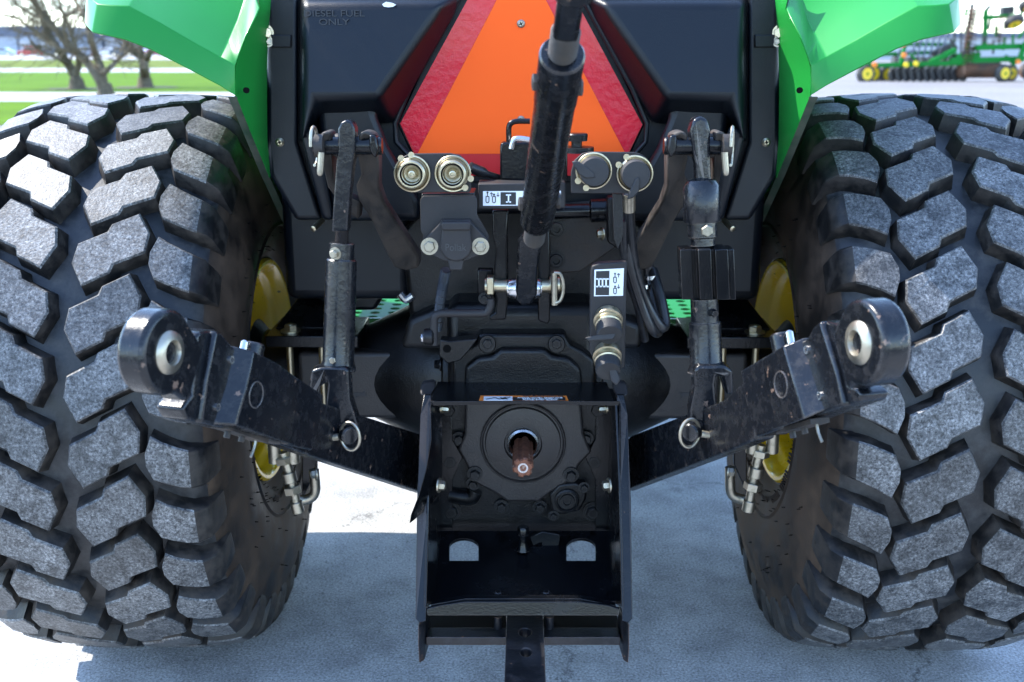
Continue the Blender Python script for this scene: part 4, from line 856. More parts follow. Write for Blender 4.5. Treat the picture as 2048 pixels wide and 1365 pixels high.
for (ya, yb_) in ((478, 442), (116, 60)):
    p0, p1 = tlp(ya), tlp(yb_); ln = (p1 - p0).length; pr = []; nn = 14
    for k in range(nn): pr += [(ln * k / nn, .0150), (ln * (k + .5) / nn, .0134)]
    MB().lathe(p0, p1 - p0, pr, 24).build('thread', 'dusty_iron', toplink, smooth=20)
# lower end: flattened eye with ball
plate3('lower_eye', [(1036, 482, -.47), (1046, 470, -.48), (1078, 470, -.48), (1083, 485, -.47), (1076, 545, -.44), (1074, 590, -.42), (1062, 610, -.41), (1044, 612, -.41), (1030, 600, -.41), (1032, 560, -.43)], (0, .03, 0), 'arm_paint', toplink, bevel=.004, seg=3)
MB().lathe(P(1014, 577, -.40), (1, 0, 0), [(0, .012), (.004, .015), (.02, .0175), (.035, .0175), (.050, .015), (.054, .012)], 28).build('eye_ball', 'steel', toplink)
# upper end: clevis block leaving the frame
p0 = tlp(68); sd = ax.cross(V((0, 1, 0))).normalized(); fr = ax.cross(sd)
MB().box(p0 + ax * .055, sd * .0125, fr * .012, ax * .055).build('upper_clevis', 'arm_paint', toplink, bevel=.006, seg=3)
MB().lathe(p0 + ax * .1 + fr * .03, -fr, [(0, .02), (.06, .02)], 24).build('upper_eye', 'arm_paint', toplink, bevel=.003)

# ---- top link bracket: two upright cheeks with a cross pin
brk = None
for i, pts in enumerate(([(984, 420), (1018, 420), (1014, 470), (1016, 600), (1012, 640), (980, 642), (978, 634), (990, 626), (992, 600), (986, 560), (992, 500), (985, 470)], [(1076, 420), (1100, 420), (1100, 640), (1096, 650), (1076, 642)])):
    o = plate('top_link_cheek', pts, -.37, .09, 'black_paint', brk or T, bevel=.003)
    if brk is None: brk = o
MB().lathe(P(970, 572, -.375), (1, 0, 0), [(0, .012), (.015, .012), (.015, .010), (.125, .010)], 20).build('cross_pin', 'yellow_zinc', brk)
MB().box(P(981, 570, -.385), (.0055, 0, 0), (0, .012, 0), (0, 0, .014)).build('pin_head', 'yellow_zinc', brk, bevel=.002)
pc_ = P(1110, 570, -.375)
MB().lathe(P(1099, 570, -.375), (1, 0, 0), [(0, .0135), (.016, .0135), (.018, .011)], 20).build('pin_end', 'yellow_zinc', brk)
MB().tube([P(1108, 545, -.395), P(1109, 610, -.395)], .0055, 12).build('linch_peg', 'zinc', brk)
MB().tube([P(a_, b_, -.398) for a_, b_ in ((1108, 546), (1120, 548), (1126, 565), (1126, 585), (1120, 602), (1111, 606))], .0028, 8, sub=4).build('linch_ring', 'zinc', brk)
sidebr = plate('side_bracket', [(955, 540), (985, 540), (990, 600), (985, 616), (960, 605), (955, 585)], -.35, .02, 'black_paint', T, bevel=.002)
bolt(P(969, 597, -.352), REAR, .0065, .008, 'cast_black', sidebr)
lp = MB().tube([P(a_, b_, -.40) for a_, b_ in ((981, 598), (981, 612), (974, 624), (962, 627), (900, 627), (880, 628), (870, 634), (868, 645), (868, 690))], .0062, 12, sub=3).build('bent_rod', 'matte_plastic', T)
bolt(P(856, 675, -.40), V((-1, -.4, 0)), .007, .012, 'steel', lp)
MB().lathe(P(848, 674, -.40), (1, 0, 0), [(0, .0125), (.008, .0135), (.013, .0135), (.016, .010)], 18).build('rod_end', 'cast_black', lp)

# ---- remote couplers
def coupler(c, parent, capped=False, tab=None, r=.0205, clip=None, ring_r=None):
    k = mpp(c.y)
    MB().lathe(c, REAR, [(-.002, r * 1.12), (.004, r * 1.14), (.006, r * 1.02), (.009, r), (.018, r * .98), (.0195, r * .90), (.0195, r * .80), (.013, r * .78), (.012, r * .66), (.0135, r * .62), (.004, r * .58), (.002, r * .34), (.008, r * .30), (.012, r * .24), (.0125, r * .14), (.008, r * .12)], 36).build('coupler_body', 'yellow_zinc', parent, smooth=40)
    MB().lathe(c, REAR, [(.0192, r * .80), (.0198, r * .79), (.0198, r * .70), (.0150, r * .69)], 32, cap=False).build('groove_shade', 'hole_black', parent)  # black ring that paints the shade inside the coupler's groove
    # retaining clip with two ears
    if clip is not None:
        mb = MB(); A = [c + V((r * 1.22 * math.cos(rad(clip + 22 + 316 * i / 30)), -.006, r * 1.22 * math.sin(rad(clip + 22 + 316 * i / 30)))) for i in range(31)]
        mb.tube(A, .0016, 6, sub=1)
        for e in (-24, 24):
            q = c + V((r * 1.30 * math.cos(rad(clip + e * .7)), -.006, r * 1.30 * math.sin(rad(clip + e * .7)))); mb.lathe(q + V((0, .001, 0)), REAR, [(0, .0046), (.0022, .0046), (.0022, .0018), (.0006, .0018)], 12)
        mb.build('snap_ring', 'yellow_zinc', parent)
    if capped:
        cp = MB().lathe(c, REAR, [(.006, r * 1.03), (.022, r * 1.03), (.026, r * .95), (.027, r * .5)], 32); cp = cp.build('dust_cap', 'cap_rubber', parent, smooth=50)
    if tab:
        A = [c + V((a_ * k, -.029, -b_ * k)) for a_, b_ in tab]; MB().loft(A, [q + V((0, .006, 0)) for q in A]).build('cap_tab', 'cap_rubber', parent, bevel=.002)
Yq = -.47
cpl = plate('coupler_plate', stadium(788, 308, 940, 386)[:11] + [(860, 386), (938, 386)] + [(942, 380), (942, 345), (935, 325), (920, 311), (900, 307)], Yq, .006, 'matte_plastic', T, bevel=.0012)
coupler(P(825, 347, Yq), cpl, clip=108)
coupler(P(906, 347, Yq), cpl, clip=-32)
pts = [(1142, 345), (1148, 322), (1165, 307), (1180, 304), (1262, 305)] + circ(1265, 346, 41, 12, 85, -90) + [(1262, 388), (1142, 387)]
cpr = plate('coupler_plate', pts, Yq, .006, 'matte_plastic', T, bevel=.0012)
coupler(P(1187, 341, Yq), cpr, True, [(-44, -20), (-34, -22), (-20, -14), (-2, 0), (2, 10), (-16, 12), (-30, 4)], clip=-130)
coupler(P(1269, 347, Yq), cpr, True, [(-2, 6), (4, 2), (8, 10), (6, 30), (-4, 42), (-16, 46), (-14, 34)], clip=135)
plate('coupler_bracket', [(842, 388), (950, 386), (948, 398), (842, 402)], Yq + .006, .06, 'black_paint', cpl, bevel=.002)
plate('coupler_arm', [(1225, 388), (1245, 388), (1247, 470), (1236, 500), (1228, 480)], Yq + .004, .006, 'cast_black', cpr, bevel=.001)
# trailer socket on its bracket
tsb = plate('socket_bracket', [(840, 400), (846, 392), (950, 392), (954, 402), (954, 430), (977, 470), (977, 500), (846, 500), (846, 470), (841, 460)], Yq + .004, .004, 'matte_plastic', T, bevel=.0012)
sk = plate('trailer_socket', [(848, 480), (880, 447), (884, 440), (940, 440), (944, 447), (976, 480), (976, 503), (935, 522), (910, 528), (885, 522), (848, 503)], Yq - .010, .014, 'matte_plastic', T, bevel=.002)
plate('socket_lid', [(884, 455), (940, 455)] + circ(912, 492, 32, 12, 0, -180) + [(880, 492)], Yq - .021, .012, 'matte_plastic', sk, bevel=.003, seg=3)
plate('lid_hinge', [(882, 444), (942, 444), (942, 462), (882, 462)], Yq - .026, .012, 'matte_plastic', sk, bevel=.003, seg=3)
plate('pull_tab', [(896, 520), (928, 520), (924, 541), (899, 541)], Yq - .016, .006, 'matte_plastic', sk, bevel=.0015)
text('moulded_lettering', 'Pollak', .015, P(911, 496, Yq - .0214), xd, V((0, 0, 1)), 'emboss_grey', sk, .0006, squash=.85)
for x in (859, 961): bolt(P(x, 493, Yq - .010), REAR, .0085, .007, 'zinc', sk)
# corrugated cable sleeve
cp_ = [P(892, 540, -.42), P(886, 570, -.40), P(880, 610, -.38), P(874, 660, -.36)]
mb = MB(); q = []
for i in range(61): q.append((i / 60))
mb.tube(cp_, lambda t: .0075 + .0011 * (1 if int(t * 64) % 2 else -1), 10, sub=24); mb.build('corrugated_sleeve', 'hose_rubber', T, smooth=20)

# label box "I" and things on it
lb = plate('label_box', [(956, 368), (1131, 366), (1131, 417), (956, 419)], -.435, .05, 'matte_plastic', T, bevel=.002)
yl = -.4356
def sticker(pts, Y, mat, parent, name='sticker'): return plate(name, pts, Y, .0004, mat, parent, bevel=0, smooth=0)
sticker([(966, 383), (1122, 382), (1122, 411), (966, 412)], yl, 'label_white', lb)
sticker([(1001, 385), (1032, 385), (1032, 410), (1001, 410)], yl - .0004, 'label_black', lb, 'dark_panel')
sticker([(1052, 385), (1083, 385), (1083, 410), (1052, 410)], yl - .0004, 'label_black', lb, 'dark_panel')
def numeral(cx, cy, h, Y, n, parent):
    mb = MB(); w = h * .17; g = h * .40; half = (n - 1) * g / 2
    def r_(xa, xb, ya, yb_): 
        A = [P(xa, ya, Y), P(xb, ya, Y), P(xb, yb_, Y), P(xa, yb_, Y)]; mb.loft(A, [q + V((0, .0003, 0)) for q in A])
    for i in range(n): xx = cx - half + g * i; r_(xx - w / 2, xx + w / 2, cy - h / 2, cy + h / 2)
    for yy in (cy - h / 2, cy + h / 2 - h * .16): r_(cx - half - h * .3, cx + half + h * .3, yy, yy + h * .16)
    mb.build('numeral', 'label_white', parent, smooth=0)
numeral(1017, 397.5, 17, yl - .0008, 1, lb); numeral(1067, 397.5, 17, yl - .0008, 2, lb)
def cylsym(cx, cy, Y, parent, up=True, k=1.0):
    mb = MB()
    def ln_(a, b, w):
        p_, q_ = P(*a, Y), P(*b, Y); d_ = (q_ - p_).normalized(); n_ = V((-d_.z, 0, d_.x)) * w * mpp(Y); A = [p_ - n_, q_ - n_, q_ + n_, p_ + n_]; mb.loft(A, [v + V((0, .0003, 0)) for v in A])
    bx = [(-3, 0), (3, 0), (3, 10), (1.5, 12.5), (-1.5, 12.5), (-3, 10)]
    for i in range(6): a, b = bx[i], bx[(i + 1) % 6]; ln_((cx + a[0] * k, cy + a[1] * k), (cx + b[0] * k, cy + b[1] * k), .8)
    ln_((cx, cy), (cx, cy - (7 if up else 3) * k), .8); mb.lathe(P(cx, cy - (8 if up else 4) * k, Y), REAR, [(-.0001, 2.0 * k * mpp(Y)), (.0002, 2.0 * k * mpp(Y))], 10)
    ax_ = cx + 8 * k; s_ = -1 if up else 1; y0_ = cy - 4 * k
    ln_((ax_, y0_ - s_ * 4), (ax_, y0_ + s_ * 3), .6); ln_((ax_, y0_ + s_ * 4), (ax_ - 2.5, y0_ + s_ * 1), .6); ln_((ax_, y0_ + s_ * 4), (ax_ + 2.5, y0_ + s_ * 1), .6)
    mb.build('cylinder_symbol', 'label_black', parent, smooth=0)
cylsym(975, 393.5, yl - .0008, lb, True); cylsym(988, 393.5, yl - .0008, lb, False)
cylsym(1100, 393.5, yl - .0008, lb, True); cylsym(1112, 393.5, yl - .0008, lb, False)
# black catch and knob above the label box
ct = plate('catch_plate', [(1000, 290), (1006, 285), (1060, 285), (1135, 300), (1135, 366), (1000, 360)], -.39, .03, 'black_paint', T, bevel=.003)
MB().tube([P(a_, b_, -.40) for a_, b_ in ((1018, 285), (1018, 255), (1024, 246), (1036, 243), (1060, 243))], .0042, 10, sub=4).build('catch_handle', 'black_paint', ct)
MB().tube([P(a_, b_, -.42) for a_, b_ in ((1022, 298), (1026, 284), (1036, 278), (1062, 281))], .0045, 10, sub=4).build('catch_lever', 'steel', ct)
MB().lathe(P(1153, 305, -.40), (0, 0, 1), [(0, .026), (.008, .026), (.009, .008), (.016, .008), (.017, .016), (.026, .0165), (.028, .015)], 26).build('knob', 'cast_black', ct, smooth=30)
MB().tube([P(940, 335, -.40), P(965, 345, -.39), P(1005, 358, -.37)], lambda t: .0085 if t < .6 else .005, 12, sub=4).build('cable_end', 'hose_rubber', cpl)
# plate III
yp = -.48
p3 = plate('coupler_plate', [(1181, 545), (1184, 533), (1196, 528), (1254, 524), (1250, 735), (1242, 738), (1192, 725), (1179, 705)], yp, .02, 'matte_plastic', T, bevel=.002)
sticker([(1189, 540), (1248, 537), (1246, 592), (1188, 593)], yp - .0006, 'label_white', p3)
sticker([(1192, 543), (1219, 542), (1218, 591), (1191, 591)], yp - .0010, 'label_black', p3, 'dark_panel')
numeral(1205, 566, 18, yp - .0014, 3, p3)
cylsym(1230, 555, yp - .0012, p3, True, .9); cylsym(1230, 577, yp - .0012, p3, False, .9)
# the two capped couplers point downwards
def down_coupler(x, y):
    c = P(x, y, yp); dd = V((0, -.85, -.45)).normalized(); r = .0195
    MB().lathe(c, dd, [(-.006, r), (.003, r), (.004, r * 1.12), (.007, r * 1.12), (.008, r * .98), (.014, r * .98), (.016, r * 1.05), (.018, r * 1.05), (.02, r * .93)], 36).build('coupler_body', 'yellow_zinc', p3, smooth=35)
    MB().lathe(c, dd, [(.012, r * .95), (.034, r * .97), (.038, r * .90), (.039, r * .4)], 32).build('dust_cap', 'cap_rubber', p3, smooth=50)
    e = c + dd * .04
    return e
e = down_coupler(1216, 636); A = [e + V(v) for v in ((-.006, 0, .004), (.010, 0, .006), (.006, -.004, -.004), (-.03, .0, -.008), (-.036, 0, -.002))]; MB().loft(A, [q + V((0, .006, -.002)) for q in A]).build('cap_tab', 'cap_rubber', p3, bevel=.002)
e = down_coupler(1214, 708); A = [e + V(v) for v in ((.0, 0, .008), (.012, 0, .006), (.018, -.004, -.010), (.012, -.006, -.018), (.004, -.004, -.012))]; MB().loft(A, [q + V((0, .006, -.002)) for q in A]).build('cap_tab', 'cap_rubber', p3, bevel=.002)

# ---- hoses on the right
hz = [([(1258, 385, -.44), (1258, 430, -.42), (1262, 480, -.40), (1270, 540, -.38), (1290, 600, -.37), (1318, 650, -.37), (1330, 648, -.36), (1322, 600, -.34), (1305, 540, -.30)], .0085),
      ([(1250, 480, -.40), (1262, 540, -.39), (1280, 600, -.38), (1302, 655, -.38), (1316, 666, -.36), (1318, 640, -.33), (1300, 560, -.28)], .0075),
      ([(1246, 440, -.42), (1248, 500, -.40), (1258, 560, -.37), (1275, 610, -.34), (1290, 680, -.3)], .007),
      ([(1296, 520, -.30), (1300, 560, -.30), (1310, 610, -.32), (1325, 650, -.34)], .009)]
for pts, r in hz: MB().tube([P(*p_) for p_ in pts], r, 12, sub=6).build('hydraulic_hose', 'hose_rubber', T)
MB().lathe(P(1258, 388, -.44), P(1258, 425, -.43) - P(1258, 388, -.44), [(0, .0095), (.028, .0095)], 14).build('hose_ferrule', 'zinc', T)
for x_, y_ in ((1289, 570), (1302, 552)): MB().lathe(P(x_, y_, -.31), (.1, -.1, -1), [(0, .0105), (.006, .0105)], 14).build('hose_ferrule', 'steel', T)
# left clutter: small bracket and clip seen over the step
MB().tube([P(800, 588, -.2), P(812, 600, -.2), P(826, 592, -.2)], .007, 10).build('pipe_elbow', 'steel', T)
# seat above the frame
st_ = aabox(-.24, .24, .10, .60, 1.10, 1.22).build('seat', 'tank_plastic', T, bevel=.05, seg=4)
MB().loft([V((-.23, .06, 1.18)), V((.23, .06, 1.18)), V((.23, .16, 1.18)), V((-.23, .16, 1.18))], [V((-.20, -.04, 1.5)), V((.20, -.04, 1.5)), V((.20, .05, 1.5)), V((-.20, .05, 1.5))]).build('backrest', 'tank_plastic', st_, bevel=.04, seg=4)
# chassis going forward to the front of the tractor
aabox(-.15, .15, .951, 2.1, .42, .72).build('chassis', 'cast_black', T, bevel=.02)
# hood and front axle, hidden behind the tank from here
hd = [V((-.30, 1.02, .74)), V((.30, 1.02, .74)), V((.30, 1.02, 1.08)), V((.24, 1.02, 1.16)), V((-.24, 1.02, 1.16)), V((-.30, 1.02, 1.08))]
MB().loft(hd, [V((p_.x * .82, 2.35, .74 + (p_.z - .74) * .8)) for p_ in hd]).build('hood', 'green_paint', T, bevel=.02, seg=3)
MB().lathe((-.45, 1.85, .36), (1, 0, 0), [(0, .05), (.3, .06), (.45, .09), (.6, .06), (.9, .05)], 16).build('front_axle', 'cast_black', T)
for s in (-1, 1):
    fw_ = MB().lathe((s * .42, 1.85, .36), (s, 0, 0), [(0, .2), (0, .30), (.03, .35), (.09, .36), (.17, .36), (.23, .35), (.26, .30), (.26, .2)], 36).build('front_tyre', 'rubber_side', T, smooth=50)
    MB().lathe((s * .425, 1.85, .36), (s, 0, 0), [(0, .205), (.01, .2), (.06, .17), (.08, .06), (.2, .06)], 28).build('front_rim', 'yellow_paint', fw_)
# ------------------------------------------------------------------ background: trees
def pathpts(pts, Y, dy=None):
    return [P(a, b, Y + (dy[i] if dy else 0)) for i, (a, b) in enumerate(pts)]
def limb(mb, pts, r0, r1, n=7, sub=4): mb.tube(pts, lambda t: r0 + (r1 - r0) * t ** .8, n, sub)
def bare_tree(label, basepx, Y, limbs, seed, ntwig, spread=1.0):
    ntwig = int(ntwig * 1.7)
    rng = random.Random(seed); b0 = P(basepx[0], basepx[1], Y); b0.z = 0.0
    root = thing('bare_tree', label, 'tree', tuple(b0), 'bare trees on the lawn')
    tr = MB(); tw = MB(); paths = []
    for pts, r0, r1 in limbs:
        dy = [0.0] + [rng.uniform(-.5, .5) * spread for _ in pts[1:]]
        q = [v - b0 for v in pathpts(pts, Y, dy)]
        if pts[0][1] == basepx[1]: q[0].z = -0.05
        limb(tr, q, r0, r1); paths.append((q, r0, r1))
    tr.lathe((0, 0, -.05), (0, 0, 1), [(0, limbs[0][1] * 1.7), (.12, limbs[0][1] * 1.25), (.35, limbs[0][1])], 9)
    tr.build('trunk', 'bark', root, smooth=60)
    def grow(p, d, ln, r, depth):
        q = [p]; dd = d.copy()
        for k in range(3):
            dd = (dd + V((rng.gauss(0, .22), rng.gauss(0, .22), rng.gauss(.06, .16)))).normalized(); q.append(q[-1] + dd * ln / 3)
        tw.tube(q, lambda t: r * (1 - .7 * t), 4 if depth < 2 else 3, sub=1)
        if depth < 3:
            for k in range(3 if depth else 4):
                i = rng.choice((1, 2, 2, 3)); ax_ = V((rng.gauss(0, 1), rng.gauss(0, 1), rng.gauss(0, 1))).normalized()
                nd = (dd + ax_ * .85).normalized(); grow(q[i], nd, ln * rng.uniform(.5, .8), r * .55, depth + 1)
    for _ in range(ntwig):
        q, r0, r1 = rng.choice(paths); f_ = rng.uniform(.35, 1.0); i = min(int(f_ * (len(q) - 1)), len(q) - 2); p = q[i].lerp(q[i + 1], f_ * (len(q) - 1) - i)
        d = (q[i + 1] - q[i]).normalized(); d = (d + V((rng.gauss(0, .7), rng.gauss(0, .7), rng.gauss(.25, .4)))).normalized()
        grow(p, d, rng.uniform(.7, 1.5), r1 * rng.uniform(.4, .9), 0)
    tw.build('crown', 'bark', root, smooth=60)
    return b0
bare_tree('bare tree whose trunk splits low into a long leaning limb beside the walkway', (212, 189), 26.7,
          [([(212, 189), (203, 166), (190, 145), (170, 120), (140, 92), (112, 60), (84, 25), (50, -20)], .17, .06),
           ([(212, 189), (206, 160), (203, 140), (192, 110), (182, 80), (178, 60), (166, 30), (152, 5), (140, -40)], .15, .04),
           ([(207, 146), (218, 138), (234, 122), (250, 108), (262, 90)], .09, .03), ([(170, 120), (150, 108), (128, 100), (104, 92), (70, 70), (40, 66)], .07, .02),
           ([(140, 92), (128, 60), (130, 35), (145, 28), (160, 22)], .06, .03), ([(140, 92), (100, 45), (64, 30), (30, 5), (10, -30)], .06, .03)], 11, 26)
bare_tree('bare tree with slanting trunk and low spreading branch on a mulch ring', (155, 178), 31.2,
          [([(155, 178), (152, 158), (142, 138), (132, 122), (118, 100), (100, 70), (80, 30), (60, -30)], .2, .06), ([(136, 128), (120, 120), (104, 112), (84, 104), (60, 84)], .08, .03),
           ([(150, 150), (158, 128), (152, 100), (140, 60), (120, 10), (110, -40)], .12, .04), ([(118, 100), (90, 76), (60, 55), (30, 35), (5, 30)], .07, .03)], 23, 24)
bare_tree('bare tree with straight trunk forking wide, standing apart from the pair', (291, 174), 32.5,
          [([(291, 174), (290, 155), (288, 136), (286, 122), (276, 108), (262, 96), (248, 82), (225, 60), (205, 30)], .2, .05), ([(288, 134), (294, 118), (302, 104), (310, 88), (330, 60), (350, 20)], .13, .04),
           ([(287, 124), (282, 100), (278, 70), (270, 30), (262, -20)], .1, .04)], 37, 14)
for (bx, by, Y) in ((155, 178, 31.2), (291, 174, 32.5)):
    c = P(bx, by, Y); struct(mk('mulch_ring', [(c.x + 1.0 * math.cos(a * .3927) * (1 + .15 * math.sin(a * 3)), c.y + 1.0 * math.sin(a * .3927), .006) for a in range(16)], [tuple(range(16))], 'mulch', smooth=0))

# ------------------------------------------------------------------ parked cars
def carmat(name, c): return pmat(name, c, .25, coat=.6)
carmat('car_red', (.30, .012, .02)); carmat('car_blue', (.30, .40, .52)); carmat('car_navy', (.02, .05, .09)); carmat('car_white', (.75, .75, .76)); carmat('car_grey', (.22, .24, .27)); carmat('car_maroon', (.20, .03, .06))
pmat('car_glass', (.02, .025, .03), .08); pmat('car_tyre', (.02, .02, .02), .7); pmat('car_chrome', (.75, .75, .76), .12, 1.0)
def car(px_, Y, mat, label, suv=False, face=1):
    c = P(px_, 110, Y); L_ = 4.5; hh = 1.72 if suv else 1.47
    root = thing('parked_car', label, 'car', (c.x, Y, 0), 'cars parked in the far lot')
    side = [(-2.25, .35), (-2.25, .75), (-2.1, .95), (-1.3, 1.02), (-.75, hh - .03), (.9, hh), (1.65 if not suv else 1.95, 1.05), (2.2, .95), (2.25, .4), (1.9, .3), (-1.9, .3)]
    A = [V((face * a, -.85, b)) for a, b in side]; B = [V((face * a, .85, b)) for a, b in side]
    MB().loft(A, B).build('body', mat, root, bevel=.08, seg=2)
    win = [(-1.1, 1.04), (-.68, hh - .12), (.85, hh - .1), (1.4, 1.06)]
    for yy in (-.853, .853): A = [V((face * a, yy, b)) for a, b in win]; MB().loft(A, [v + V((0, -.012 if yy < 0 else .012, 0)) for v in A]).build('side_window', 'car_glass', root)
    for wx in (-1.4, 1.4):
        for yy in (-.8, .8):
            w = MB().lathe((wx, yy - .1, .33), (0, 1, 0), [(0, .3), (.02, .33), (.18, .33), (.2, .3)], 18).build('wheel', 'car_tyre', root)
            MB().lathe((wx, yy - .108, .33), (0, 1, 0), [(0, .2), (.216, .2)], 14).build('hub_cap', 'car_chrome', w)
    for yy in (-.6, .6): MB().lathe((face * -2.24, yy, .72), (-face, 0, 0), [(0, .1), (.05, .08)], 10).build('headlight', 'car_chrome', root)
    return root
car(4, 196, 'car_blue', 'pale blue car parked at the end of the row beside the dark red one')
car(64, 190, 'car_red', 'dark red tall car parked before the pale blue hall', True)
car(101, 200, 'car_navy', 'navy car parked in a row right after the dark red one', False, -1)
car(172, 205, 'car_grey', 'grey tall car parked between the navy car and a white low car', True)
car(214, 205, 'car_white', 'white low car parked between the grey tall car and a dark tall one')
car(246, 198, 'car_navy', 'dark navy tall car parked between two white cars', True, -1)
car(272, 205, 'car_white', 'white tall car parked beside the maroon one', True)
car(312, 190, 'car_maroon', 'maroon low car parked at the end of the row beside the white tall one')

# ------------------------------------------------------------------ far buildings
pmat('hall_wall', (.30, .34, .40), .6, var=.1, var_scale=.3); pmat('hall_dark', (.09, .11, .16), .5); pmat('hall_white', (.42, .43, .45), .6); pmat('shed_wall', (.42, .45, .48), .5)
def hall(label, x0, x1, Y, top, wall, fascia, doors):
    a, b = P(x0, 105, Y), P(x1, 105, Y); zt_ = P(x0, top, Y).z; root = thing('industrial_hall', label, 'building', ((a.x + b.x) / 2, Y + 10, 0)); w = b.x - a.x
    aabox(-w / 2, w / 2, -10, 10, -.1, zt_).build('wall', wall, root)
    aabox(-w / 2 - .4, w / 2 + .4, -10.4, 10.4, zt_, zt_ + fascia).build('roof_fascia', 'hall_dark', root)
    for (p, q, t_, m_) in doors:
        xa = P(p, 105, Y).x - root.location.x; xb = P(q, 105, Y).x - root.location.x
        o = aabox(xa, xb, -10.08, -10.01, 0.0, P(p, t_, Y).z).build('door', m_, root); aabox(xa + .15, xb - .15, -10.12, -10.09, P(p, t_, Y).z * .6, P(p, t_, Y).z * .75).build('door_window', 'car_glass', o)
    return root
hall('pale blue hall with dark roof band behind the parked cars', -140, 128, 236, 74, 'hall_wall', 2.2, [(36, 42, 78, 'hall_dark'), (42, 70, 82, 'hall_white'), (76, 100, 84, 'hall_white'), (-30, 0, 84, 'hall_white')])
hall('white hall with low roof beyond the forked tree', 150, 420, 250, 76, 'hall_white', .8, [(205, 212, 78, 'hall_dark'), (240, 262, 86, 'hall_wall'), (285, 330, 84, 'hall_wall')])
hall('long grey shed behind the folded disc harrow', 1560, 2500, 130, 76, 'shed_wall', .6, [(1800, 1840, 74, 'hall_white'), (1960, 1985, 76, 'hall_white'), (2060, 2100, 74, 'hall_white')])

# ------------------------------------------------------------------ farm implements on the lot
pmat('imp_yellow', (.80, .56, .01), .4); pmat('imp_tyre', (.035, .034, .033), .7, dust=(.2, .18, .15), dust_amt=.6, dust_scale=5); pmat('imp_black', (.02, .02, .022), .45, dust=(.1, .09, .08), dust_amt=.5, dust_scale=4)
pmat('imp_disc', (.16, .10, .07), .4, .6, dust=(.36, .17, .09), dust_amt=.9, dust_scale=3, dust_lo=.42); pmat('imp_steel', (.10, .12, .15), .5, .3); pmat('lamp_red', (.8, .03, .01), .3); pmat('lamp_amber', (.85, .2, .01), .3)
YI = 39.4; KI = mpp(YI)
def Q3(x, y, dy=0): return P(x, y, YI + dy)
def iwheel(root, x, y, r, dy=0, axis=(.35, -1, 0), w=.24):
    o = root.location; c = Q3(x, y, dy) - o; ax_ = V(axis).normalized()
    ty = MB().lathe(c - ax_ * w / 2, ax_, [(0, r * .6), (.0, r * .82), (w * .15, r * .97), (w * .4, r), (w * .6, r), (w * .85, r * .97), (w, r * .82), (w, r * .6)], 28).build('tyre', 'imp_tyre', root, smooth=50)
    MB().lathe(c + ax_ * (w / 2 + .005), -ax_, [(0, r * .62), (.01, r * .60), (w * .3, r * .5), (w * .3, r * .22), (w * .5, r * .2), (w * 1.02, r * .2), (w * 1.02, r * .14)], 24).build('rim', 'imp_yellow', root, smooth=40)
    MB().lathe(c + ax_ * w * .45, ax_, [(0, r * .15), (w * .2, r * .12)], 12).build('hub', 'imp_green', root)
def bar(root, a, b, w, mat='imp_green', name='frame_bar', dy=(0, 0)):
    o = root.location; p, q = Q3(*a, dy[0]) - o, Q3(*b, dy[1]) - o; d = (q - p).normalized(); s_ = d.cross(V((0, 1, 0))).normalized(); t_ = d.cross(s_)
    return MB().box((p + q) / 2, (q - p) / 2, s_ * w / 2, t_ * w / 2).build(name, mat, root, bevel=.01)
def gang(root, a, b, n, r, axisdir=None, mat='imp_disc', dy=(0, 0)):
    o = root.location; p, q = Q3(*a, dy[0]) - o, Q3(*b, dy[1]) - o; d = (q - p).normalized() if axisdir is None else V(axisdir).normalized()
    MB().tube([p, q], .03, 8).build('gang_axle', 'imp_black', root)
    for i in range(n):
        c = p.lerp(q, i / (n - 1)); MB().lathe(c, d, [(0, r * .2), (.015, r * .6), (.05, r), (.056, r), (.02, r * .6), (.008, r * .2)], 20).build('disc_blade', mat, root, smooth=60)
im1 = thing('seed_drill', 'green and black seed drill with yellow wheels parked beside the folded harrow', 'farm implement', tuple(V((Q3(1800, 163).x, YI, 0))))
for x, y, r, dy in ((1731, 148, .36, 0), (1745, 148, .36, .8), (1772, 149, .34, 1.2)): iwheel(im1, x, y, r, dy)
for x in range(1785, 1926, 14):
    o = im1.location; c = Q3(x, 150, .3) - o
    MB().lathe(c, (.5, -1, 0), [(0, .24), (.03, .25), (.06, .24)], 18).build('opener_disc', 'imp_black', im1); MB().box(c + V((.05, .1, .35)), (.05, 0, 0), (0, .25, 0), (0, 0, .3)).build('row_unit', 'imp_black', im1, bevel=.02)
bar(im1, (1715, 132), (1930, 126), .16); bar(im1, (1740, 110), (1900, 104), .14, dy=(.6, .6)); bar(im1, (1735, 128), (1775, 92), .12); bar(im1, (1770, 88), (1900, 90), .14, dy=(1, 1)); bar(im1, (1860, 126), (1912, 100), .18)
bar(im1, (1890, 130), (1934, 106), .14); bar(im1, (1800, 134), (1812, 84), .12)
for x in range(1822, 1896, 12): bar(im1, (x, 118), (x + 12, 66), .07, 'imp_steel', 'seed_tube', dy=(.4, .5))
bar(im1, (1866, 112), (1900, 96), .35, 'imp_black', 'seed_box', dy=(.5, .5))
for x, y, m_ in ((1749, 130, 'lamp_amber'), (1805, 90, 'lamp_red'), (1808, 111, 'lamp_amber'), (1832, 128, 'imp_yellow'), (1812, 130, 'imp_yellow')):
    MB().lathe(Q3(x, y, -.25) - im1.location, (0, -1, 0), [(0, .1), (.05, .09)], 12).build('lamp' if 'lamp' in m_ else 'reflector', m_, im1)
for x in (1908, 1921): bar(im1, (x, 150), (x + 2, 16), .06, 'imp_black', 'marker_arm', dy=(.6, .6))
im2 = thing('disc_harrow', 'green folded disc harrow with rusty disc gangs and upturned yellow-rimmed wheels', 'farm implement', tuple(V((Q3(1980, 163).x, YI, 0))))
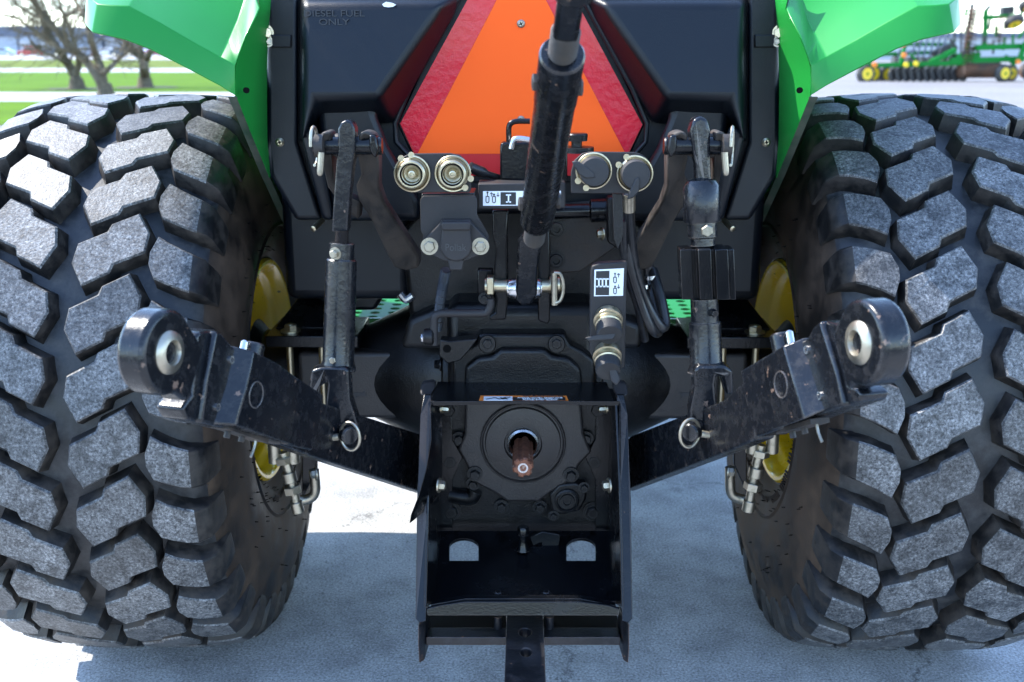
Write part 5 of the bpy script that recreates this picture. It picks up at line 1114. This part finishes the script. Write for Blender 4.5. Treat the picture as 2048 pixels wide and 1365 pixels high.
iwheel(im2, 2006, 147, .33, -.2); iwheel(im2, 2020, 147, .33, .7); iwheel(im2, 2062, 146, .33, -.2)
iwheel(im2, 2028, 44, .36, -.3, (.15, -.55, -.85)); iwheel(im2, 2058, 10, .36, -.3, (.15, -.55, -.85))
gang(im2, (1920, 142), (1996, 142), 15, .27, (.93, .35, 0)); gang(im2, (2046, 142), (2110, 142), 12, .27, (.93, .35, 0))
gang(im2, (1952, 18), (1934, 122), 15, .25, None, 'imp_disc'); gang(im2, (2002, 34), (1998, 96), 9, .25, None)
bar(im2, (1945, 8), (1926, 125), .12, 'imp_black', 'gang_beam', dy=(.3, .3))
bar(im2, (1900, 122), (2048, 118), .20); bar(im2, (1952, 96), (2070, 92), .2, dy=(-.2, -.2)); bar(im2, (1968, 100), (1972, 20), .14); bar(im2, (1966, 36), (2040, 32), .16); bar(im2, (2052, 84), (2036, 126), .16, dy=(-.4, -.4)); bar(im2, (2010, 112), (2030, 130), .12)
bar(im2, (2040, 32), (2060, 2), .1); bar(im2, (1972, 22), (1980, 12), .12, 'imp_black', 'hose_loop'); bar(im2, (2002, 22), (2026, 20), .28, 'imp_black', 'cylinder_box', dy=(.2, .2))
bar(im2, (1912, 112), (1960, 110), .16); bar(im2, (1890, 128), (2000, 127), .10, 'imp_black', 'gang_beam')
MB().lathe(Q3(2036, 124, -.6) - im2.location, (0, -1, 0), [(0, .09), (.05, .08)], 12).build('lamp', 'lamp_amber', im2)

rng = random.Random(99)
for i in range(26):                                   # shanks, springs and hoses that crowd the drill
    x = rng.uniform(1770, 1925); y = rng.uniform(84, 140); L_ = rng.uniform(10, 26); a = rng.choice((1.57, 1.2, .3, 2.2))
    bar(im1, (x, y), (x + L_ * math.cos(a), y - L_ * math.sin(a)), rng.uniform(.04, .1), rng.choice(('imp_black', 'imp_black', 'imp_green', 'imp_steel')), rng.choice(('spring_shank', 'hose_run', 'press_arm')), dy=(rng.uniform(-.2, .8),) * 2)
for i in range(22):
    x = rng.uniform(1925, 2044); y = rng.uniform(30, 128); L_ = rng.uniform(10, 30); a = rng.choice((1.57, 1.4, .2, .9))
    bar(im2, (x, y), (x + L_ * math.cos(a), y - L_ * math.sin(a)), rng.uniform(.05, .12), rng.choice(('imp_green', 'imp_green', 'imp_black')), rng.choice(('brace', 'hose_run', 'hinge_link')), dy=(rng.uniform(-.2, .6),) * 2)
gang(im2, (1942, 20), (1928, 118), 13, .22, None, 'imp_black', dy=(.5, .5))
